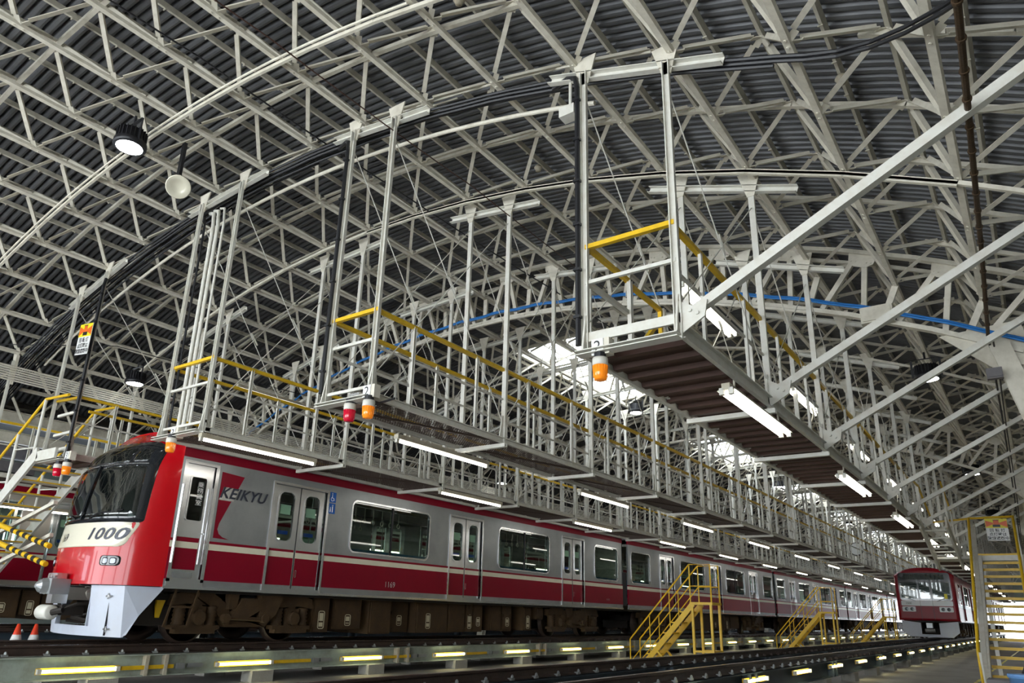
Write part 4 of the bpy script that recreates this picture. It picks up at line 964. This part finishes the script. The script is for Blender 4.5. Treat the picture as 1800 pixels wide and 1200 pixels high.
vs, fs = text_mb('乗\n務\n員\n室', .13); text_at(lambda a, c: (HW - .046, ya + .33 + a, 2.48 + c * .8), vs, fs).build('door_lettering', 'signwhite', d)
# logo field
def ypx(y): return y - LY
b = MB(); X = HW + .005
b.poly([(X, ypx(y_), z_) for y_, z_ in ((7.50, 2.93), (7.97, 2.90), (7.58, 2.02), (7.56, 1.92), (7.60, 1.84), (7.68, 1.79), (7.82, 1.755), (7.50, 1.765))], (.004, 0, 0)); b.build('red_logo_field', 'red', A)
vs, fs = text_mb('KEIKYU', .27, shear=.32, font_offset=.006, space=1.06)
xs_ = [v[0] for v in vs]; k_ = 1.02 / (max(xs_) - min(xs_)); xm = (max(xs_) + min(xs_)) / 2
bb = MB(); bb.poly([(X + .004, ypx(7.50), 2.43), (X + .004, ypx(7.80), 2.43), (X + .004, ypx(7.90), 2.67), (X + .004, ypx(7.57), 2.67)], (.002, 0, 0)); bb.build('logo_backing', 'silverb', A)
text_at(lambda a, c: (X + .009, ypx(8.02) + (a - xm) * k_, 2.56 + c), vs, fs).build('logo_lettering', 'logo', A)
vs, fs = text_mb('1169', .17); text_at(lambda a, c: (HW + .008, ypx(12.0) + a, 1.17 + c), vs, fs).build('car_number', 'num', A)
vs, fs = text_mb('KCATS', .07); text_at(lambda a, c: (HW + .008, ypx(22.3) + a, 1.17 + c), vs, fs).build('depot_lettering', 'silver', A)
for z, s_ in ((2.73, '♿'), (2.50, '')):
    b = MB(); b.box(HW, HW + .004, ypx(10.03), ypx(10.22), z, z + .21); pl = b.build('pictogram', 'bluesign', A)
    b = MB(); xx = HW + .006; yc_ = ypx(10.125)
    if z > 2.6:
        b.path([(xx, yc_ + .04 * cos(i * .5 + 2.2), z + .07 + .04 * sin(i * .5 + 2.2)) for i in range(10)], .006, 4); b.lathe((xx, yc_ - .012, z + .18), [(.014, .001), (.0001, .002)], 8, 'x'); b.path([(xx, yc_ - .012, z + .16), (xx, yc_ - .01, z + .09), (xx, yc_ + .03, z + .09), (xx, yc_ + .05, z + .04)], .008, 4)
    else:
        for e, h_ in ((-.035, .10), (.02, .15)): b.lathe((xx, yc_ + e, z + h_ + .02), [(.014, .001), (.0001, .002)], 8, 'x'); b.path([(xx, yc_ + e, z + h_), (xx, yc_ + e, z + .03)], .012, 4)
    b.build('pictogram_mark', 'signwhite', pl)
# ---- nose (local coordinates, y from 0)
ZT = [(.91, 0.), (1.50, .01), (1.95, .07), (2.4, .13), (2.85, .21), (3.1, .31), (3.3, .46), (3.45, .62), (3.6, .80), (3.8, 1.0)]
def zslope(z):
    for (a, fa), (c, fc) in zip(ZT[:-1], ZT[1:]):
        if z <= c: return fa + (fc - fa) * max(0, (z - a) / (c - a))
    return ZT[-1][1]
def topz(x): return 3.235 + .40 * (1 - min(1, abs(x) / HW) ** 2.6)
def F(x, z):
    ax = min(1, abs(x) / HW); t_ = min(1, max(0, (z - .91) / (topz(x) - .91)))
    c = zslope(z) + .30 * ax * ax; s_ = 1 - (1 - ax ** 9) * (1 - t_ ** 22)
    return c + (max(.87, c) - c) * s_ if c < .87 else .87
cols = [-1.41, -1.40, -1.37, -1.32, -1.25, -1.15, -1.0, -.8, -.55, -.25, 0, .25, .55, .8, 1.0, 1.15, 1.25, 1.32, 1.37, 1.40, 1.41]
rows = [i / 26 for i in range(24)] + [.90, .925, .95, .965, .98, .99, 1.0]
b = MB()
for r_ in rows:
    for x in cols: z = .91 + r_ * (topz(x) - .91); b.v.append((x, F(x, z), z))
nc = len(cols)
for i in range(len(rows) - 1):
    for j in range(nc - 1): b.f.append((i * nc + j, i * nc + j + 1, (i + 1) * nc + j + 1, (i + 1) * nc + j))
NO = b.build('nose_shell', 'nosered', A, True)
def patch(pts, off, name, m, par, rings=7, smooth=True, r=0.):
    if r:
        out = []; n = len(pts)
        for i in range(n):
            p0, p1, p2 = Vector(pts[i - 1]), Vector(pts[i]), Vector(pts[(i + 1) % n]); a = p1 + (p0 - p1).normalized() * r; c = p1 + (p2 - p1).normalized() * r
            for k in range(5): u = k / 4; out.append(tuple(a * (1 - u) ** 2 + p1 * 2 * u * (1 - u) + c * u * u))
        pts = out
    fine = []
    for i, p in enumerate(pts):
        q = pts[(i + 1) % len(pts)]; L_ = math.hypot(p[0] - q[0], p[1] - q[1]); k = max(1, int(L_ / .07))
        fine += [(p[0] + (q[0] - p[0]) * e / k, p[1] + (q[1] - p[1]) * e / k) for e in range(k)]
    cx = sum(p[0] for p in fine) / len(fine); cz = sum(p[1] for p in fine) / len(fine); b = MB(); n = len(fine)
    for g in range(rings + 1):
        f_ = 1 - g / rings * .98
        for x, z in fine: X_, Z_ = cx + (x - cx) * f_, cz + (z - cz) * f_; b.v.append((X_, F(X_, Z_) - off, Z_))
    for g in range(rings):
        for i in range(n): b.f.append((g * n + i, g * n + (i + 1) % n, (g + 1) * n + (i + 1) % n, (g + 1) * n + i))
    b.f.append(tuple(rings * n + i for i in range(n)))
    # edge thickness
    base = len(b.v)
    for x, z in fine: b.v.append((x, F(x, z) + .01, z))
    for i in range(n): b.f.append((i, base + i, base + (i + 1) % n, (i + 1) % n))
    return b.build(name, m, par, smooth)
band = patch([(-1.18, 1.50), (1.10, 1.50), (1.22, 1.93), (-1.22, 1.93)], .008, 'cream_front_band', 'nosewhite', A, r=.10)
mask = patch([(-1.23, 1.90), (1.23, 1.90), (1.22, 3.22), (.9, 3.34), (-.9, 3.34), (-1.22, 3.22)], .030, 'black_window_mask', 'blackgloss', A, r=.06)
patch([(-1.14, 1.99), (-.05, 1.99), (-.05, 2.86), (-1.10, 2.86)], .042, 'windshield', 'windshield', mask, r=.05)
patch([(.02, 1.99), (1.15, 1.99), (1.10, 2.86), (.02, 2.86)], .042, 'windshield', 'windshield', mask, r=.05)
patch([(-.75, 2.94), (.72, 2.94), (.68, 3.2), (-.70, 3.2)], .042, 'destination_window', 'windshield', mask, r=.03)
for s in (-1, 1):
    o = patch([(s * .80, 2.95), (s * 1.08, 2.95), (s * 1.05, 3.15), (s * .82, 3.2)][::s], .042, 'upper_lamp_window', 'windshield', mask, r=.03)
    hh = patch([(s * .78, 1.20), (s * 1.10, 1.20), (s * 1.10, 1.36), (s * .78, 1.36)][::s], .012, 'headlight_bezel', 'blackgloss', A, r=.06)
    patch([(s * .84, 1.22), (s * .93, 1.22), (s * .93, 1.33), (s * .84, 1.33)][::s], .02, 'headlight_lens', 'light', hh, r=.03, rings=3); patch([(s * .97, 1.22), (s * 1.06, 1.22), (s * 1.06, 1.33), (s * .97, 1.33)][::s], .02, 'headlight_lens', 'light', hh, r=.03, rings=3)
    b = MB()
    b.path([(s * .25, F(s * .25, 2.02) - .05, 1.97), (s * .45, F(s * .45, 2.03) - .06, 2.04), (s * .98, F(s * .98, 2.1) - .05, 2.10)], .012, 5); b.path([(s * .55, F(s * .55, 2.03) - .05, 2.05), (s * 1.05, F(s * 1.05, 2.1) - .04, 2.06)], .008, 5); b.build('wiper', 'black', mask)
b = MB(); b.path([(0, F(0, z) - .05, z) for z in (1.95, 2.2, 2.45, 2.7, 2.9)], .022, 6); b.build('centre_mullion', 'blackgloss', mask)
b = MB(); b.path([(x, F(x, 2.90) - .046, 2.90) for x in (-1.12, -.7, -.3, .1, .5, .9, 1.12)], .008, 5); b.build('upper_trim', 'silverb', mask)
patch([(-1.12, 2.62), (-.98, 2.62), (-.97, 2.86), (-1.08, 2.86)], .046, 'orange_marker', 'signorange', mask, r=.03, rings=3)
# cab interior
b = MB(); b.box(-1.2, 1.2, .55, .60, 1.1, 1.95); b.box(-1.2, 1.2, 1.75, 1.80, 1.1, 3.0); b.build('cab_bulkhead', 'inside', A)
for txt, x0_, x1_, zc_, h_ in (('1000', .36, 1.14, 1.70, .265), ('169', -.60, -.36, 1.66, .20)):
    vs, fs = text_mb(txt, h_, shear=.25, font_offset=.005 if txt == '1000' else .001, space=1.1)
    xs_ = [v[0] for v in vs]; k_ = (x1_ - x0_) / (max(xs_) - min(xs_)); xm = (max(xs_) + min(xs_)) / 2
    text_at(lambda a, c: ((x0_ + x1_) / 2 + (a - xm) * k_, F((x0_ + x1_) / 2 + (a - xm) * k_, zc_ + c) - .016, zc_ + c), vs, fs).build('front_number', 'ink' if txt == '169' else 'logo', band)
# skirt
def SY(x, z): return .12 + .22 * (abs(x) / 1.14) ** 2 + (.91 - z) * .10
def skirtpoly(pts, name):
    b = MB(); n = 1
    vs = [Vector((x, SY(x, z), z)) for x, z in pts]; b.poly(vs, (0, .04, 0)); return b.build(name, 'skirt', A)
xsL = [-1.18, -.95, -.75, -.52]
def strip(xa, xb, z0, z1, name, nseg=4):
    b = MB()
    for i in range(nseg):
        p, q = xa + (xb - xa) * i / nseg, xa + (xb - xa) * (i + 1) / nseg
        b.poly([(p, SY(p, z0), z0), (q, SY(q, z0), z0), (q, SY(q, z1), z1), (p, SY(p, z1), z1)], (0, .04, 0))
    return b.build(name, 'skirt', A)
s1 = strip(-1.20, -.52, .12, .90, 'skirt_panel'); s2 = strip(.52, 1.20, .12, .90, 'skirt_panel'); strip(-.52, .52, .12, .27, 'skirt_panel')
for s in (-1, 1):
    b = MB(); yy0 = SY(1.2, .9)
    b.poly([(s * 1.20, SY(1.2, .12), .12), (s * 1.20, SY(1.2, .9), .90), (s * 1.36, .95, .90), (s * 1.30, .62, .45), (s * 1.24, .50, .16)][::s], (-s * .03, 0, 0)); b.build('skirt_side', 'skirt', A)
b = MB(); b.box(.515, .53, SY(.52, .5) - .02, SY(.52, .5) + .05, .27, .9); b.box(-.53, -.515, SY(.52, .5) - .02, SY(.52, .5) + .05, .27, .9); b.build('opening_edge', 'skirt', A)
for z in (.22, .72):
    b = MB(); b.box(.86, 1.0, SY(.93, z) - .025, SY(.93, z), z, z + .03); b.tube((.93, SY(.93, z) - .02, z - .03), (.93, SY(.93, z) - .02, z + .06), .012, 6); b.build('hinge', 'silverb', s2)
b = MB(); b.box(.928, .934, SY(.93, .5) - .012, SY(.93, .5) + .02, .14, .88); b.build('panel_seam', 'ink', s2)
# coupler and jumper
cp = MB(); cp.box(-.17, .17, -.30, .0, .74, .98); cp.lathe((0, -.30, .86), [(.13, .0), (.10, -.10), (.03, -.16)], 12, 'y'); co_ = cp.build('coupler_head', 'silver', A)
b = MB(); b.box(.02, .20, -.26, -.02, .60, .74); b.box(-.22, .10, -.2, -.05, .98, 1.07)
for i in range(3): b.tube((-.12 + .1 * i, -.24, 1.02), (-.12 + .1 * i, -.2, 1.02), .028, 10)
b.build('coupler_contact_box', 'silverb', co_)
b = MB(); b.box(-.12, .14, .0, .9, .66, .86); b.lathe((.05, .35, .66), [(.09, 0), (.12, .12), (.09, .2)], 12); b.build('coupler_shank', 'silverw', A)
b = MB(); b.lathe((-.02, -.20, .46), [(.0001, -.19), (.10, -.19), (.115, -.17), (.115, .17), (.10, .19), (.0001, .19)], 20, 'x'); cy = b.build('white_cylinder', 'white', A, True)
b = MB(); b.box(-.1, .25, -.10, .25, .42, .58); b.tube((.16, -.20, .46), (.30, -.1, .50), .05, 8); b.path([(.2, -.1, .5), (.3, .1, .6), (.35, .4, .62)], .03, 6); b.path([(-.25, .0, .8), (-.35, .15, .5), (-.25, .4, .4), (0, .5, .45)], .03, 6)
b.path([(.2, .1, .4), (.35, .25, .35), (.45, .5, .5)], .035, 6); b.path([(.05, .1, .35), (.2, .3, .32), (.3, .6, .5)], .035, 6); b.build('coupler_hoses', 'underd', A)
b = MB(); b.tube((-.32, -.2, .5), (-.2, -.2, .48), .012, 6); b.build('bolt', 'silverb', cy)
b = MB(); b.poly([(1.02, 1.02, .70), (1.02, 1.17, .70), (1.02, 1.14, .60), (1.02, 1.10, .42), (1.02, 1.05, .42), (1.02, 1.02, .60)], (.05, 0, 0)); b.build('yellow_bracket', 'yellow', A)
b = MB()
for y in (1.20, 1.62): b.bar((1.30, y, .90), (1.27, y - .12, .28), .03, .03)
b.bar((1.27, 1.09, .29), (1.27, 1.50, .29), .03, .03); b.bar((1.29, 1.15, .60), (1.29, 1.56, .60), .03, .03); b.build('step_ladder', 'under', A)
b = MB(); b.box(-1.0, 1.0, .7, 1.3, .30, .80); b.build('front_underbox', 'underd', A)
# following cars share one build
D2 = [3.4, 8.75, 14.1]; W2 = [(.25, 1.80), (4.75, 7.35), (10.1, 12.7), (15.7, 17.25)]
B_ = car('second car of the silver and red train, behind the nearest yellow steps', 17.5, D2, W2, seed=3)
B_.location = (-13.03, 23.85, RZ)
for i in range(1, 5): tree(B_, None, (-13.03, 23.85 + 17.95 * i, RZ), '%s car of the silver and red train, counted from its red nose' % ORD[i + 1])
# leftmost train: a window ends at 7.45 and a door starts at 8.1
CB = dict(bands=[(n_, a, c, 'silverw' if m_ == 'silver' else m_) for n_, a, c, m_ in SILVER['bands']])
Cc = car('car of the leftmost train, dull silver with red bands, behind the numbered nose', 17.5, D2, W2, spec=CB, seed=5, group='cars of the leftmost train')
Cc.location = (-21.0, 8.75 - 14.1 - .05 + .0, RZ)
Cc.location = (-21.0, 8.13 + .05 + .65 - 8.75, RZ)
tree(Cc, None, (-21.0, Cc.location.y + 17.95, RZ), 'second car of the leftmost train, mostly hidden behind the numbered train')
tree(Cc, None, (-21.0, Cc.location.y + 35.9, RZ), 'third car of the leftmost train, hidden behind the numbered train')
# all red oncoming train on the empty track
RB = dict(bands=[('sill', .91, 1.04, 'trainb'), ('red_band', 1.04, 1.62, 'trainb'), ('white_stripe', 1.62, 1.80, 'whiteb'), ('side_panel', 1.80, 3.08, 'trainb'), ('upper_band', 3.08, 3.235, 'trainb')])
R1 = car('leading car of the oncoming dark red train with three front windows', 17.5, [3.2, 8.75, 14.3], [(1.1, 2.3), (4.6, 7.4), (10.1, 12.9), (15.6, 17.0)], spec=RB, allred='trainb', hi=False, seed=8, group='cars of the dark red train')
R1.location = (-5.03, 46.2, RZ)
tree(R1, None, (-5.03, 46.2 + 17.95, RZ), 'second car of the oncoming dark red train'); tree(R1, None, (-5.03, 46.2 + 35.9, RZ), 'third car of the oncoming dark red train')
# front of that train
pts = [(x, z) for x, z in roofprof(16)]; out = [(-HW, .91), (HW, .91)] + pts
b = MB(); n = len(out)
for f_, y in ((1, 0), (1, -.12), (.965, -.20), (.90, -.22)): b.v += [(x * f_, y, 2.0 + (z - 2.0) * f_) for x, z in out]
for g in range(3): b.f += [(g * n + i, g * n + (i + 1) % n, (g + 1) * n + (i + 1) % n, (g + 1) * n + i) for i in range(n)]
b.f.append(tuple(3 * n + i for i in range(n))); b.build('front_shell', 'trainb', R1)
def fp(x0, x1, z0, z1, y, name, m, par, r=.08):
    pts = []
    for cx, cz, a0 in ((x1 - r, z1 - r, 0), (x0 + r, z1 - r, 90), (x0 + r, z0 + r, 180), (x1 - r, z0 + r, 270)): pts += [(cx + r * cos(radians(a0 + 22.5 * i)), y, cz + r * sin(radians(a0 + 22.5 * i))) for i in range(5)]
    b = MB(); b.poly(pts, (0, .02, 0)); return b.build(name, m, par)
mk = fp(-1.22, 1.22, 1.93, 3.36, -.235, 'black_window_mask', 'blackgloss', R1, .14)
for x0_, x1_ in ((-1.14, -.36), (-.26, .22), (.34, 1.14)): fp(x0_, x1_, 2.02, 2.86, -.245, 'windshield', 'windshield', mk, .07)
fp(-.95, .95, 3.0, 3.28, -.245, 'destination_window', 'windshield', mk, .05); fp(.86, 1.0, 2.03, 2.28, -.252, 'yellow_card', 'signyellow', mk, .01)
bd = fp(-1.20, 1.20, 1.66, 1.92, -.235, 'white_front_band', 'whiteb', R1, .05)
vs, fs = text_mb('1500', .14); text_at(lambda a, c: (-.85 + a, -.24, 1.78 + c), vs, fs).build('front_number', 'ink', bd)
for s in (-1, 1):
    hh = fp(min(s * .55, s * 1.18), max(s * .55, s * 1.18), 1.36, 1.62, -.24, 'headlight_frame', 'whiteb', R1, .04)
    for e in (.72, .98): b = MB(); b.lathe((s * e, -.25, 1.49), [(.09, 0), (.09, -.02), (.0001, -.03)], 14, 'y'); b.build('headlight_lens', 'light', hh)
    b = MB(); b.poly([(s * .42, -.16, .80), (s * 1.30, -.16, .90), (s * 1.30, -.16, .35), (s * .98, -.16, .10), (s * .42, -.16, .10)], (0, .05, 0)); b.build('skirt_panel', 'skirt', R1)
    b = MB(); b.path([(s * .5, -.27, 1.9), (s * .85, -.28, 2.05)], .012, 5); b.build('wiper', 'black', mk)
b = MB(); b.box(-.42, .42, -.16, -.11, .10, .24); b.build('skirt_panel', 'skirt', R1)
for x in (-.3, .28): b = MB(); b.box(x - .006, x + .006, -.238, -.22, .95, 3.0); b.build('door_seam', 'ink', R1)
b = MB(); b.box(-.14, .14, -.45, -.1, .55, .80); b.lathe((0, -.42, .42), [(.10, -.22), (.10, .22)], 14, 'x'); b.build('coupler_head', 'silver', R1)
